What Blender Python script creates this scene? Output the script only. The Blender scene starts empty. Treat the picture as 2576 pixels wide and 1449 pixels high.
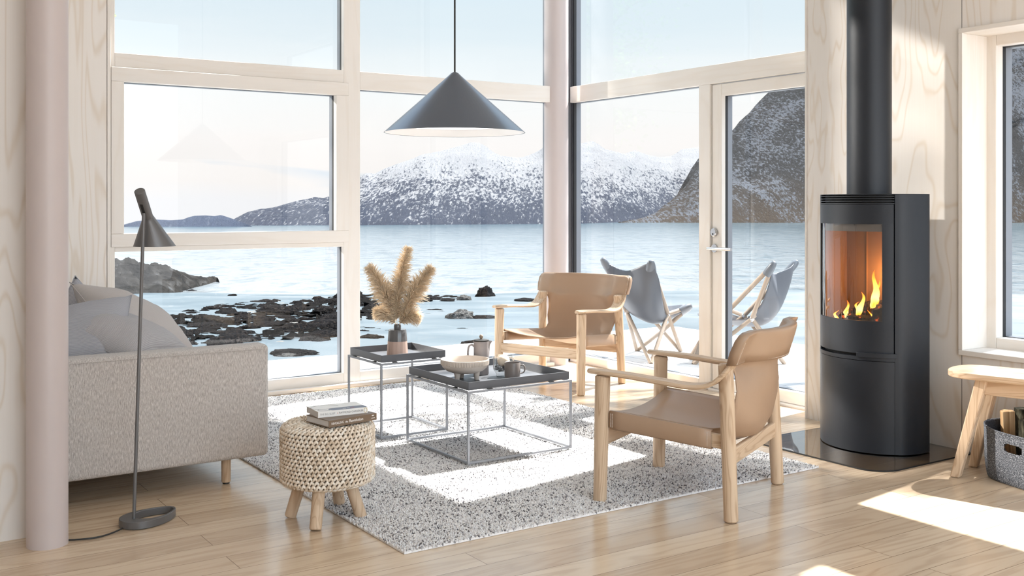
import bpy, bmesh, math, random
import numpy as np
from mathutils import Vector, Matrix, Euler, noise as mnoise

PI = math.pi
sc = bpy.context.scene
COL = sc.collection
random.seed(7)

# ------------------------------------------------------------------ camera
F_PX, EYE, HOR, CX = 2644.0, 1.21, 515.0, 1288.0
YAW = math.radians(56.15)
SA, CA = math.sin(YAW), math.cos(YAW)

def P(u, v, Z):
    """point seen at (u, v) of the 2576 px frame at depth Z"""
    x = (u - CX) / F_PX
    return Vector((Z * (x * SA + CA), Z * (-x * CA + SA), EYE + Z * (HOR - v) / F_PX))

cam_d = bpy.data.cameras.new('camera')
cam = bpy.data.objects.new('camera', cam_d)
COL.objects.link(cam)
cam.location = (0, 0, EYE)
cam.rotation_euler = (PI / 2, 0, -math.radians(90 - 56.15))
cam_d.sensor_width = 36.0
cam_d.lens = 36.0 * F_PX / 2576.0
cam_d.shift_y = -(724.5 - HOR) / 2576.0
cam_d.clip_start = 0.05
cam_d.clip_end = 5000
sc.camera = cam

# ------------------------------------------------------------------ node helpers
class NT:
    def __init__(s, name):
        s.m = bpy.data.materials.new(name)
        s.m.use_nodes = True
        s.t = s.m.node_tree
        s.t.nodes.clear()
        s.out = s.t.nodes.new('ShaderNodeOutputMaterial')
    def n(s, typ, props=None, **inp):
        nd = s.t.nodes.new('ShaderNode' + typ)
        for k, v in (props or {}).items():
            setattr(nd, k, v)
        for k, v in inp.items():
            key = int(k[1:]) if k[0] == 'i' and k[1:].isdigit() else k.replace('_', ' ')
            s.set(nd.inputs[key], v)
        return nd
    def set(s, sock, v):
        if hasattr(v, 'is_output'):
            s.t.links.new(v, sock)
        else:
            if isinstance(v, (tuple, list)) and len(v) == 3 and sock.type == 'RGBA':
                v = (*v, 1)
            sock.default_value = v
    def obj(s, scale=(1, 1, 1), loc=(0, 0, 0), rot=(0, 0, 0)):
        tc = s.n('TexCoord')
        return s.n('Mapping', Vector=tc.outputs['Object'], Scale=scale, Location=loc, Rotation=rot).outputs[0]
    def across(s, scale, tilt=0.):
        """coordinates turned so x runs along the shore line and y out to sea, then scaled"""
        a = s.obj(rot=(0, tilt, PI / 2 - YAW))
        return s.n('Mapping', Vector=a, Scale=scale).outputs[0]
    def noise(s, vec, scale=5, detail=2, dist=0, rough=.5, out='Fac'):
        return s.n('TexNoise', Vector=vec, Scale=scale, Detail=detail, Distortion=dist, Roughness=rough).outputs[out]
    def math(s, op, a, b=0.0, c=None, clamp=False):
        nd = s.n('Math', dict(operation=op, use_clamp=clamp), i0=a, i1=b)
        if c is not None:
            s.set(nd.inputs[2], c)
        return nd.outputs[0]
    def ramp(s, fac, stops, interp='LINEAR'):
        nd = s.n('ValToRGB', Fac=fac)
        cr = nd.color_ramp
        cr.interpolation = interp
        while len(cr.elements) < len(stops):
            cr.elements.new(.5)
        for e, (p, c) in zip(cr.elements, stops):
            e.position = p
            e.color = (*c, 1) if len(c) == 3 else c
        return nd.outputs[0]
    def mix(s, fac, a, b, mode='MIX'):
        nd = s.n('Mix', dict(data_type='RGBA', blend_type=mode))
        s.set(nd.inputs[0], fac); s.set(nd.inputs[6], a); s.set(nd.inputs[7], b)
        return nd.outputs[2]
    def bump(s, h, strength=.3, dist=.01):
        return s.n('Bump', Height=h, Strength=strength, Distance=dist).outputs[0]
    def pbr(s, color, rough=.5, metal=0., spec=.5, normal=None, **kw):
        b = s.n('BsdfPrincipled', Base_Color=color, Roughness=rough, Metallic=metal)
        b.inputs['Specular IOR Level'].default_value = spec
        if normal is not None:
            s.set(b.inputs['Normal'], normal)
        for k, v in kw.items():
            s.set(b.inputs[k.replace('_', ' ')], v)
        s.t.links.new(b.outputs[0], s.out.inputs[0])
        return s.m

MAT = {}
def plain(name, color, rough=.5, metal=0., spec=.5, var=.06, vscale=8, bump=0., bscale=200):
    t = NT(name)
    v = t.obj()
    n = t.noise(v, vscale, 3)
    c = t.mix(n, tuple(x * (1 - var) for x in color), tuple(min(1, x * (1 + var)) for x in color))
    nr = t.bump(t.noise(v, bscale, 2), bump, .002) if bump else None
    MAT[name] = t.pbr(c, rough, metal, spec, nr)
    return MAT[name]

def wood(name, light, dark, axis='z', freq=26., sc_=1.6, rough=.5, line=.5, stretch=.16, fibre=.25, spec=.4, sharp=3.):
    """grain figure: contour lines of a stretched noise plus fine fibres along one axis"""
    t = NT(name)
    s1 = [sc_] * 3; s1['xyz'.index(axis)] = sc_ * stretch
    s2 = [90] * 3; s2['xyz'.index(axis)] = 2.2
    v = t.obj(tuple(s1))
    n1 = t.noise(v, 1.0, 3, .5)
    ring = t.math('SINE', t.math('MULTIPLY', n1, freq * 6.28))
    ring = t.math('POWER', t.math('MULTIPLY_ADD', ring, .5, .5), sharp)
    fib = t.noise(t.obj(tuple(s2)), 1.0, 2)
    f = t.math('ADD', t.math('MULTIPLY', ring, line), t.math('MULTIPLY', t.math('SUBTRACT', fib, .35), fibre), clamp=True)
    big = t.noise(t.obj((.8, .8, .8)), 1.2, 2)
    c = t.mix(f, light, dark)
    c = t.mix(t.math('MULTIPLY', big, .25), c, tuple(x * .86 for x in light))
    MAT[name] = t.pbr(c, rough, 0, spec, t.bump(fib, .06, .002))
    return MAT[name]

# birch plywood of the walls, birch of the frames, oak of the furniture
BIRL, BIRD = (.785, .745, .70), (.69, .61, .52)
wood('birch_ply', (.785, .745, .705), (.655, .56, .455), 'z', freq=20, sc_=2.3, rough=.62, line=.60, stretch=.17, fibre=.22, spec=.2, sharp=7.)
wood('birch_x', BIRL, BIRD, 'x', freq=7, sc_=6, rough=.5, line=.22, stretch=.12, spec=.25)
wood('birch_y', BIRL, BIRD, 'y', freq=7, sc_=6, rough=.5, line=.22, stretch=.12, spec=.25)
wood('birch_z', BIRL, BIRD, 'z', freq=7, sc_=6, rough=.5, line=.22, stretch=.12, spec=.25)
OAKL, OAKD = (.60, .45, .315), (.36, .23, .135)
for ax in 'xyz':
    wood('oak_' + ax, OAKL, OAKD, ax, freq=13, sc_=12, rough=.5, line=.62, stretch=.08, fibre=.4, spec=.3, sharp=4.)

def floor_mat():
    t = NT('oak_floor')
    v = t.obj()
    def brick(c1, c2, mo, ms):
        nd = t.n('TexBrick', Vector=v, Color1=c1, Color2=c2, Mortar=mo, Scale=1.0, Mortar_Size=ms,
                 Mortar_Smooth=.1, Bias=0., Brick_Width=1.9, Row_Height=.142)
        nd.offset = .37; nd.offset_frequency = 2; nd.squash = 1.0
        return nd
    rnd = brick((0, 0, 0), (1, 1, 1), (.5, .5, .5), 0.0).outputs['Color']
    seam = brick((1, 1, 1), (1, 1, 1), (0, 0, 0), .0011).outputs['Color']
    r1 = t.math('MULTIPLY', rnd, 37.0)
    off = t.n('CombineXYZ', X=r1, Y=r1, Z=r1).outputs[0]
    def vec(sx, sy):
        a = t.n('VectorMath', dict(operation='MULTIPLY'), i0=v, i1=(sx, sy, 1)).outputs[0]
        return t.n('VectorMath', dict(operation='ADD'), i0=a, i1=off).outputs[0]
    n1 = t.noise(vec(.9, 9), 1., 3, .6)
    ring = t.math('POWER', t.math('MULTIPLY_ADD', t.math('SINE', t.math('MULTIPLY', n1, 44.)), .5, .5), 2.0)
    fib = t.noise(vec(4, 130), 1., 3)
    base = t.ramp(rnd, [(0, (.53, .395, .275)), (.35, (.61, .47, .335)), (.7, (.69, .545, .395)), (1, (.57, .43, .30))])
    c = t.mix(t.math('MULTIPLY', ring, .34), base, (.34, .215, .135))
    c = t.mix(t.math('MULTIPLY', fib, .35), c, (.54, .42, .29))
    c = t.mix(seam, (.16, .10, .055), c)
    h = t.math('MULTIPLY', seam, t.math('MULTIPLY_ADD', fib, .12, .9))
    rg = t.math('MULTIPLY_ADD', fib, .12, .15)
    MAT['floor'] = t.pbr(c, rg, 0, .5, t.bump(h, .18, .004))
floor_mat()

def thin_fresnel(t):
    bf = t.n('NewGeometry').outputs['Backfacing']
    return t.n('Fresnel', IOR=t.math('MULTIPLY_ADD', bf, 1 / 1.5 - 1.5, 1.5)).outputs[0]
def glass_mat(name, tint=(1, 1, 1), k=1.5, rough=0.):
    t = NT(name)
    tr = t.n('BsdfTransparent', Color=tint)
    gl = t.n('BsdfGlossy', Color=(1, 1, 1), Roughness=rough)
    f = t.math('MULTIPLY', thin_fresnel(t), k, clamp=True)
    mx = t.n('MixShader', Fac=f, i1=tr.outputs[0], i2=gl.outputs[0])
    t.t.links.new(mx.outputs[0], t.out.inputs[0])
    MAT[name] = t.m
glass_mat('pane_glass', (.98, .99, .99), .68)
glass_mat('stove_glass', (.62, .56, .50), 2.2)
glass_mat('jar_glass', (.96, .97, .97), 2.0)

plain('column_paint', (.53, .465, .455), .42, 0, .5, .02)
plain('gasket', (.02, .02, .022), .6)
plain('alu_grey', (.20, .215, .245), .45, 0, .5)
plain('ceiling_paint', (.80, .77, .72), .7)
plain('deck_board_base', (.6, .6, .6))
plain('steel', (.55, .56, .58), .22, 1.0)
plain('black_plastic', (.015, .015, .015), .45)
plain('lamp_grey', (.13, .127, .128), .36, .25, .5, .02)
plain('pendant_grey', (.11, .125, .155), .30, .55, .5, .02)
plain('pendant_white', (.88, .88, .88), .5)
plain('table_grey', (.11, .114, .124), .42, .1, .5, .03)
plain('bar_grey', (.27, .28, .30), .42, .2, .5, .03)
plain('stove_black', (.010, .013, .019), .42, .12, .42, .04, 20, .25, 900)
plain('stove_dark', (.006, .006, .006), .7)
plain('firebrick', (.30, .20, .13), .9, 0, .2, .15, 4)
plain('stoneware', (.56, .49, .43), .6, 0, .4, .05, 30, .1, 300)
plain('stoneware_dark', (.16, .14, .13), .36, 0, .5, .05)
plain('press_grey', (.30, .27, .265), .5, 0, .4, .03)
plain('lid_black', (.03, .027, .024), .5)
plain('candle', (.80, .66, .52), .55, 0, .3, .04)
plain('pebble', (.05, .05, .055), .45, 0, .5, .4, 15)
plain('vase_pink', (.50, .36, .30), .55, 0, .4, .03)
plain('vase_glaze', (.10, .098, .10), .22, 0, .6, .06)
def plume_mat():
    t = NT('pampas')
    n = t.noise(t.obj((30, 30, 30)), 1., 2)
    c = t.mix(n, (.98, .83, .64), (1.0, .92, .79))
    df = t.n('BsdfDiffuse', Color=c); tl = t.n('BsdfTranslucent', Color=c)
    mx = t.n('MixShader', Fac=.45, i1=df.outputs[0], i2=tl.outputs[0])
    t.t.links.new(mx.outputs[0], t.out.inputs[0])
    MAT['pampas'] = t.m
plume_mat()
plain('leather', (.375, .255, .172), .42, 0, .35, .05, 6, .12, 260)
plain('thread', (.86, .83, .78), .8)
plain('yarn_core', (.30, .23, .165), .95, 0, .1)
plain('paper', (.62, .60, .58), .9)
plain('cover_white', (.78, .77, .75), .5)
plain('cover_blue', (.13, .15, .20), .45)
plain('cover_brown', (.17, .115, .075), .45)
plain('ink_dark', (.10, .095, .085), .6)
plain('ink_white', (.9, .89, .87), .6)
plain('ink_red', (.65, .16, .13), .6)
plain('ink_yellow', (.62, .47, .16), .6)
plain('ink_grey', (.33, .33, .33), .6)
plain('sling_grey', (.070, .076, .090), .45, 0, .4, .08)
plain('pocket_grey', (.085, .095, .11), .35, 0, .5, .06)
plain('wood_pale', (.30, .235, .18), .55, 0, .3, .1)
plain('bark', (.13, .095, .06), .9, 0, .2, .4, 14)

def speckle(name, stops, scale, bump=.6, rough=.95):
    t = NT(name)
    v = t.obj()
    n = t.noise(v, scale, 2, 0, .6)
    MAT[name] = t.pbr(t.ramp(n, stops), rough, 0, .15, t.bump(n, bump, .004))
speckle('felt', [(.34, (.03, .034, .042)), (.50, (.10, .11, .13)), (.62, (.27, .285, .32)), (.78, (.52, .54, .58))], 300)
speckle('felt_inside', [(.3, (.02, .022, .028)), (.7, (.07, .075, .09))], 200)

def sofa_fabric():
    t = NT('sofa_fabric')
    a = t.noise(t.obj((300, 300, 60)), 1., 3, .4)
    b = t.noise(t.obj((520, 520, 520)), 1., 2)
    h = t.math('MULTIPLY_ADD', b, .5, a)
    c = t.ramp(h, [(.45, (.29, .255, .235)), (.72, (.51, .465, .435)), (1.0, (.74, .69, .655))])
    MAT['sofa_fabric'] = t.pbr(c, .95, 0, .15, t.bump(h, .7, .006), Sheen_Weight=.3)
sofa_fabric()
def pillow_fabric(name, col, freq=330):
    t = NT(name)
    v = t.obj()
    w = t.n('TexWave', dict(wave_type='BANDS', bands_direction='Y'), Vector=v, Scale=freq / 6.28, Distortion=1.2, Detail=1.0)
    n = t.noise(t.obj((300, 300, 300)), 1., 2)
    h = t.math('MULTIPLY_ADD', n, .4, w.outputs['Fac'])
    c = t.mix(t.math('MULTIPLY', h, .6, clamp=True), tuple(x * .72 for x in col), tuple(min(1, x * 1.15) for x in col))
    MAT[name] = t.pbr(c, .95, 0, .1, t.bump(h, .35, .003))
pillow_fabric('pillow_grey', (.44, .425, .43))
pillow_fabric('pillow_beige', (.52, .48, .46), 420)
pillow_fabric('pillow_blue', (.40, .40, .43), 300)

def rug_mat():
    t = NT('rug_wool')
    g = t.n('NewGeometry')
    n = t.noise(t.obj(), 3.0, 2)
    r = t.math('MULTIPLY_ADD', t.math('SUBTRACT', n, .5), .35, g.outputs['Random Per Island'])
    c = t.ramp(r, [(0, (.08, .077, .084)), (.08, (.22, .21, .22)), (.18, (.48, .465, .47)), (.32, (.70, .68, .68)), (.6, (.80, .785, .78)), (1, (.86, .85, .84))])
    MAT['rug_wool'] = t.pbr(c, .97, 0, .1)
rug_mat()
def yarn_mat():
    t = NT('crochet_yarn')
    g = t.n('NewGeometry')
    n = t.noise(t.obj((90, 90, 200)), 1., 2, 1.)
    r = t.math('MULTIPLY_ADD', n, .5, t.math('MULTIPLY', g.outputs['Random Per Island'], .6))
    c = t.ramp(r, [(.2, (.50, .40, .30)), (.5, (.74, .63, .51)), (.75, (.84, .76, .66)), (.95, (.70, .68, .62))])
    MAT['crochet_yarn'] = t.pbr(c, .95, 0, .1, t.bump(n, .3, .003))
yarn_mat()

def emis(name, col, k):
    t = NT(name)
    e = t.n('Emission', Color=col, Strength=k)
    t.t.links.new(e.outputs[0], t.out.inputs[0])
    MAT[name] = t.m
emis('diffuser_light', (1, .98, .95), 1.6)
def flame_mat():
    t = NT('flame_glow')
    v = t.n('TexCoord').outputs['Generated']
    z = t.n('SeparateXYZ', Vector=v).outputs['Z']
    n = t.noise(t.obj((30, 30, 12)), 1., 2)
    f = t.math('ADD', z, t.math('MULTIPLY', t.math('SUBTRACT', n, .5), .5))
    c = t.ramp(f, [(0, (1, .30, .03)), (.25, (1, .72, .22)), (.5, (1, .55, .10)), (.8, (1, .26, .02)), (1, (.8, .1, .01))])
    e = t.n('Emission', Color=c, Strength=3.2)
    tr = t.n('BsdfTransparent')
    lw = t.n('LayerWeight', Blend=.35)
    mx = t.n('MixShader', Fac=t.math('MULTIPLY', lw.outputs['Facing'], .9), i1=e.outputs[0], i2=tr.outputs[0])
    t.t.links.new(mx.outputs[0], t.out.inputs[0])
    MAT['flame_glow'] = t.m
flame_mat()
def ember_mat():
    t = NT('charred_log')
    n = t.noise(t.obj((40, 40, 40)), 1., 3)
    c = t.ramp(n, [(.4, (.008, .007, .007)), (.7, (.05, .035, .028))])
    e = t.ramp(n, [(.60, (0, 0, 0)), (.70, (1, .15, .02))])
    MAT['charred_log'] = t.pbr(c, .9, 0, .2, t.bump(n, .8, .01), Emission_Color=e, Emission_Strength=.8)
ember_mat()
def split_log():
    t = NT('split_log')
    n = t.noise(t.obj((60, 60, 3)), 1., 3, .5)
    c = t.ramp(n, [(.3, (.22, .12, .055)), (.5, (.46, .29, .15)), (.7, (.66, .46, .27))])
    MAT['split_log'] = t.pbr(c, .85, 0, .2, t.bump(n, .5, .006))
    t = NT('rough_bark')
    n = t.noise(t.obj((70, 70, 16)), 1., 4, .6)
    c = t.ramp(n, [(.35, (.012, .012, .008)), (.55, (.055, .05, .032)), (.75, (.13, .12, .085))])
    MAT['rough_bark'] = t.pbr(c, .9, 0, .2, t.bump(n, 1., .012))
split_log()

# ---- outdoors
def deck_mat():
    t = NT('deck_boards')
    v = t.obj((1, 1, 1), rot=(0, 0, PI / 2))
    nd = t.n('TexBrick', Vector=v, Color1=(.40, .40, .41), Color2=(.46, .46, .46), Mortar=(.12, .12, .14), Scale=1.0, Mortar_Size=.004, Brick_Width=3.2, Row_Height=.145)
    n = t.noise(t.obj((20, 2, 1)), 1., 2)
    MAT['deck_boards'] = t.pbr(t.mix(t.math('MULTIPLY', n, .2), nd.outputs[0], (.36, .36, .36)), .7, 0, .3)
deck_mat()
def beach_mat():
    t = NT('wet_sand')
    v = t.obj((.25, .25, .25))
    n = t.noise(v, 1., 4, .6)
    c = t.ramp(n, [(.35, (.034, .049, .058)), (.5, (.046, .061, .069)), (.65, (.064, .076, .082)), (.8, (.09, .094, .096))])
    rip = t.noise(t.obj((1.2, 4, 1), rot=(0, 0, .6)), 1., 3)
    MAT['wet_sand'] = t.pbr(c, t.math('MULTIPLY_ADD', n, .4, .30), 0, .30, t.bump(rip, .12, .05))
beach_mat()
def sea_mat():
    t = NT('sea_water')
    r = -math.radians(33.85)
    a = t.noise(t.across((.75, .42, 1)), 1., 5, .5, .62)
    b = t.noise(t.across((.05, .2, 1)), 1., 3, .5)
    h = t.math('MULTIPLY_ADD', b, 1.2, a)
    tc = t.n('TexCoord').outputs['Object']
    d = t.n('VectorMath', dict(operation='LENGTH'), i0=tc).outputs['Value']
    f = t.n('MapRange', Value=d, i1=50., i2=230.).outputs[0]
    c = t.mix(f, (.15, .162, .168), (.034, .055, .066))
    w = t.ramp(a, [(.50, (1, 1, 1)), (.64, (.22, .38, .48))])
    c = t.mix(.6, c, w, 'MULTIPLY')
    c = t.mix(t.ramp(a, [(.26, (1, 1, 1)), (.42, (0, 0, 0))]), c, (.12, .127, .13))
    MAT['sea_water'] = t.pbr(c, .16, 0, .45, t.bump(h, .30, .5))
sea_mat()
def snow_mountain(name, line, haze, speck_lo, speck_hi, rock=(.10, .105, .13), snow=(.60, .61, .64), sx=1., low=None, patch=0.):
    t = NT(name)
    tc = t.n('TexCoord').outputs['Object']
    z = t.n('SeparateXYZ', Vector=tc).outputs['Z']
    # streaks and speckle run down the slope: little change along the line of sight, fine grain across and up
    n1 = t.noise(t.across((sx, sx * .12, sx * .85)), .34, 7, .4, .70)
    n2 = t.noise(t.across((sx, sx * .3, sx * 1.3)), .035, 3)
    zf = t.n('MapRange', Value=t.math('MULTIPLY_ADD', t.math('SUBTRACT', n2, .5), line * .9, z), i1=-3., i2=line).outputs[0]
    thr = t.math('MULTIPLY_ADD', zf, speck_hi - speck_lo, speck_lo)
    if patch:
        thr = t.math('ADD', thr, t.math('MULTIPLY', t.math('SUBTRACT', t.noise(t.across((.7, .2, 1.9), .75), .075, 4, .8, .6), .5), patch))
    d = t.math('MULTIPLY', t.math('SUBTRACT', n1, thr), 11., clamp=True)
    rk = t.mix(n2, rock, tuple(x * 1.5 for x in rock))
    if low:
        lf = t.n('MapRange', Value=t.math('MULTIPLY_ADD', n1, 5., z), i1=0., i2=14.).outputs[0]
        rk = t.mix(lf, low, rk)
    c = t.mix(d, snow, rk)
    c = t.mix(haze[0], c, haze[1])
    MAT[name] = t.pbr(c, .95, 0, .05, t.bump(n1, .8, 2.0))
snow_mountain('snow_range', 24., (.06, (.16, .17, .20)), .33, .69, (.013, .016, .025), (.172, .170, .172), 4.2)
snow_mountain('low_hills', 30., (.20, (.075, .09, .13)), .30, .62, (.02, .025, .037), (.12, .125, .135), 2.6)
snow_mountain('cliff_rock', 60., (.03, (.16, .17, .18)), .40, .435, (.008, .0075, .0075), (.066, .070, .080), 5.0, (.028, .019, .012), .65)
def rock_mats():
    t = NT('dark_rock')
    n = t.noise(t.obj((9, 9, 9)), 1., 4, .6)
    c = t.ramp(n, [(.40, (.0015, .0015, .002)), (.54, (.005, .0045, .0045)), (.66, (.016, .012, .010)), (.80, (.05, .046, .043))])
    MAT['dark_rock'] = t.pbr(c, .8, 0, .02, t.bump(n, 1., .08))
    t = NT('seaweed')
    n = t.noise(t.obj((14, 14, 14)), 1., 5, .8, .7)
    c = t.ramp(n, [(.40, (.0008, .0008, .001)), (.54, (.004, .0035, .003)), (.63, (.016, .012, .009)), (.74, (.055, .05, .045))])
    MAT['seaweed'] = t.pbr(c, .85, 0, .02, t.bump(n, 1., .15))
    t = NT('grey_rock')
    n = t.noise(t.obj((7, 7, 7)), 1., 4, .6)
    c = t.ramp(n, [(.35, (.01, .01, .0105)), (.55, (.042, .040, .037)), (.75, (.09, .085, .08))])
    MAT['grey_rock'] = t.pbr(c, .8, 0, .1, t.bump(n, .8, .05))
    t = NT('pale_stone')
    n = t.noise(t.obj((9, 9, 9)), 1., 3)
    c = t.ramp(n, [(.3, (.06, .056, .05)), (.7, (.14, .135, .125))])
    MAT['pale_stone'] = t.pbr(c, .8, 0, .1, t.bump(n, .4, .03))
    t = NT('headland_rock')
    n = t.noise(t.obj((.9, .9, 1.6)), 1., 5, .5)
    c = t.ramp(n, [(.38, (.003, .003, .003)), (.54, (.010, .009, .008)), (.66, (.024, .023, .022)), (.8, (.06, .066, .072))])
    MAT['headland_rock'] = t.pbr(c, .85, 0, .08, t.bump(n, 1., .4))
    t = NT('leaf_green')
    g = t.n('NewGeometry')
    c = t.ramp(g.outputs['Random Per Island'], [(0, (.10, .22, .04)), (.6, (.22, .40, .10)), (1, (.40, .58, .20))])
    df = t.n('BsdfDiffuse', Color=c); tl = t.n('BsdfTranslucent', Color=c)
    mx = t.n('MixShader', Fac=.4, i1=df.outputs[0], i2=tl.outputs[0])
    t.t.links.new(mx.outputs[0], t.out.inputs[0])
    MAT['leaf_green'] = t.m
rock_mats()

# ------------------------------------------------------------------ mesh builder
class MB:
    def __init__(s):
        s.v = []; s.f = []
    def add(s, vs, fs):
        b = len(s.v)
        s.v += [tuple(p) for p in vs]
        s.f += [tuple(i + b for i in f) for f in fs]
        return s
    def box(s, x0, x1, y0, y1, z0, z1):
        v = [(x, y, z) for x in (x0, x1) for y in (y0, y1) for z in (z0, z1)]
        return s.add(v, [(0, 1, 3, 2), (4, 6, 7, 5), (0, 4, 5, 1), (2, 3, 7, 6), (0, 2, 6, 4), (1, 5, 7, 3)])
    def obox(s, c, ax, ay, az):
        """oriented box: centre and three half-axis vectors"""
        c, ax, ay, az = (Vector(q) for q in (c, ax, ay, az))
        v = [c + ax * i + ay * j + az * k for i in (-1, 1) for j in (-1, 1) for k in (-1, 1)]
        return s.add(v, [(0, 1, 3, 2), (4, 6, 7, 5), (0, 4, 5, 1), (2, 3, 7, 6), (0, 2, 6, 4), (1, 5, 7, 3)])
    def loft(s, rings, cap=True, closed=True):
        n = len(rings[0]); b = len(s.v)
        for r in rings:
            s.v += [tuple(p) for p in r]
        for i in range(len(rings) - 1):
            for j in range(n if closed else n - 1):
                k = (j + 1) % n
                s.f.append((b + i * n + j, b + i * n + k, b + (i + 1) * n + k, b + (i + 1) * n + j))
        if cap and closed:
            s.f.append(tuple(b + j for j in reversed(range(n))))
            s.f.append(tuple(b + (len(rings) - 1) * n + j for j in range(n)))
        return s
    def lathe(s, prof, n=32, c=(0, 0, 0), cap=True):
        return s.loft([[(c[0] + r * math.cos(2 * PI * j / n), c[1] + r * math.sin(2 * PI * j / n), c[2] + z) for j in range(n)] for r, z in prof], cap)
    def tube(s, path, r, n=10, cap=True, flat=1.0, up=None):
        path = [Vector(p) for p in path]
        rs = r if isinstance(r, (list, tuple)) else [r] * len(path)
        rings = []
        pu = None
        for i, p in enumerate(path):
            t = (path[min(i + 1, len(path) - 1)] - path[max(i - 1, 0)]).normalized()
            if pu is None:
                a = Vector(up) if up else (Vector((0, 0, 1)) if abs(t.z) < .9 else Vector((1, 0, 0)))
                pu = (a - t * a.dot(t)).normalized()
            else:
                pu = (pu - t * pu.dot(t)).normalized()
            w = t.cross(pu)
            rings.append([p + (pu * math.cos(2 * PI * j / n) * flat + w * math.sin(2 * PI * j / n)) * rs[i] for j in range(n)])
        return s.loft(rings, cap)
    def post(s, p0, r0, p1, r1, n=20, e=.006):
        """round tapered leg with eased ends"""
        p0, p1 = Vector(p0), Vector(p1)
        d = (p1 - p0).normalized()
        a = Vector((1, 0, 0)); a = (a - d * a.dot(d)).normalized(); b = d.cross(a)
        rings = []
        for p, r in ((p0, r0 - e), (p0 + d * e, r0), (p1 - d * e, r1), (p1, r1 - e)):
            rings.append([p + (a * math.cos(2 * PI * j / n) + b * math.sin(2 * PI * j / n)) * r for j in range(n)])
        return s.loft(rings)
    def prism(s, poly, z0, z1, b=0.):
        n = len(poly)
        return s.loft([[(x, y, z0) for x, y in poly], [(x, y, z1) for x, y in poly]])
    def ribbon(s, path, widths, thick, wdir=(1, 0, 0)):
        """board bent along a path; widths are half widths along wdir"""
        path = [Vector(p) for p in path]
        W = Vector(wdir); rings = []
        for i, p in enumerate(path):
            t = (path[min(i + 1, len(path) - 1)] - path[max(i - 1, 0)]).normalized()
            nrm = W.cross(t).normalized()
            w = widths[i]; h = thick / 2; e = min(.006, h * .8)
            pts = [(-w + e, -h), (w - e, -h), (w, -h + e), (w, h - e), (w - e, h), (-w + e, h), (-w, h - e), (-w, -h + e)]
            rings.append([p + W * a + nrm * q for a, q in pts])
        return s.loft(rings)
    def grid(s, rows):
        n = len(rows[0]); b = len(s.v)
        for r in rows:
            s.v += [tuple(p) for p in r]
        for i in range(len(rows) - 1):
            for j in range(n - 1):
                s.f.append((b + i * n + j, b + i * n + j + 1, b + (i + 1) * n + j + 1, b + (i + 1) * n + j))
        return s
    def blob(s, c, rx, ry, rz, m=None, nu=8, nv=5):
        m = m or Matrix.Identity(3); c = Vector(c)
        rings = []
        for i in range(1, nv):
            a = PI * i / nv
            rings.append([c + m @ Vector((rx * math.sin(a) * math.cos(2 * PI * j / nu), ry * math.sin(a) * math.sin(2 * PI * j / nu), rz * math.cos(a))) for j in range(nu)])
        b = len(s.v)
        s.loft(rings, cap=False)
        t = len(s.v); s.v.append(tuple(c + m @ Vector((0, 0, rz)))); s.v.append(tuple(c + m @ Vector((0, 0, -rz))))
        for j in range(nu):
            k = (j + 1) % nu
            s.f.append((b + k, b + j, t))
            q = b + (nv - 2) * nu
            s.f.append((q + j, q + k, t + 1))
        return s

def link(name, me, mat, parent=None, loc=None):
    o = bpy.data.objects.new(name, me)
    COL.objects.link(o)
    if mat is not None:
        for m in (mat if isinstance(mat, (list, tuple)) else [mat]):
            me.materials.append(MAT[m])
    if parent is not None:
        o.parent = parent
    if loc is not None:
        o.location = loc
    return o

def obj(name, mb, mat, parent=None, loc=None, smooth=None, bevel=0., seg=2, fix=True, subsurf=0, solid=0.):
    me = bpy.data.meshes.new(name)
    me.from_pydata([tuple(v) for v in mb.v], [], mb.f)
    if fix:
        bm = bmesh.new(); bm.from_mesh(me)
        bmesh.ops.recalc_face_normals(bm, faces=bm.faces)
        bm.to_mesh(me); bm.free()
    if smooth is not None:
        me.polygons.foreach_set('use_smooth', [True] * len(me.polygons))
        if smooth < 180:
            me.set_sharp_from_angle(angle=math.radians(smooth))
    me.update()
    o = link(name, me, mat, parent, loc)
    if solid:
        md = o.modifiers.new('solid', 'SOLIDIFY'); md.thickness = solid; md.offset = 0
    if bevel:
        md = o.modifiers.new('bevel', 'BEVEL'); md.width = bevel; md.segments = seg; md.limit_method = 'ANGLE'; md.angle_limit = math.radians(40)
        md.harden_normals = False
    if subsurf:
        md = o.modifiers.new('sub', 'SUBSURF'); md.levels = subsurf; md.render_levels = subsurf
    return o

def tag(o, label, cat, group=None, kind=None):
    o['label'] = label; o['category'] = cat
    if group: o['group'] = group
    if kind: o['kind'] = kind
    return o
def thing(name, label, cat, loc=(0, 0, 0), rz=0., group=None):
    o = bpy.data.objects.new(name, None)
    COL.objects.link(o)
    o.empty_display_size = .1
    o.location = loc; o.rotation_euler = (0, 0, rz)
    return tag(o, label, cat, group)
def struct(name, mb, mat, **kw):
    o = obj(name, mb, mat, **kw)
    if o.parent is None:
        o['kind'] = 'structure'
    return o
def dup(root, loc, rz, label, group=None):
    r = root.copy(); COL.objects.link(r)
    r.location = loc; r.rotation_euler = (0, 0, rz); r['label'] = label
    if group: r['group'] = group
    def rec(src, dst):
        for ch in src.children:
            c = ch.copy(); COL.objects.link(c); c.parent = dst
            rec(ch, c)
    rec(root, r)
    return r

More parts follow.
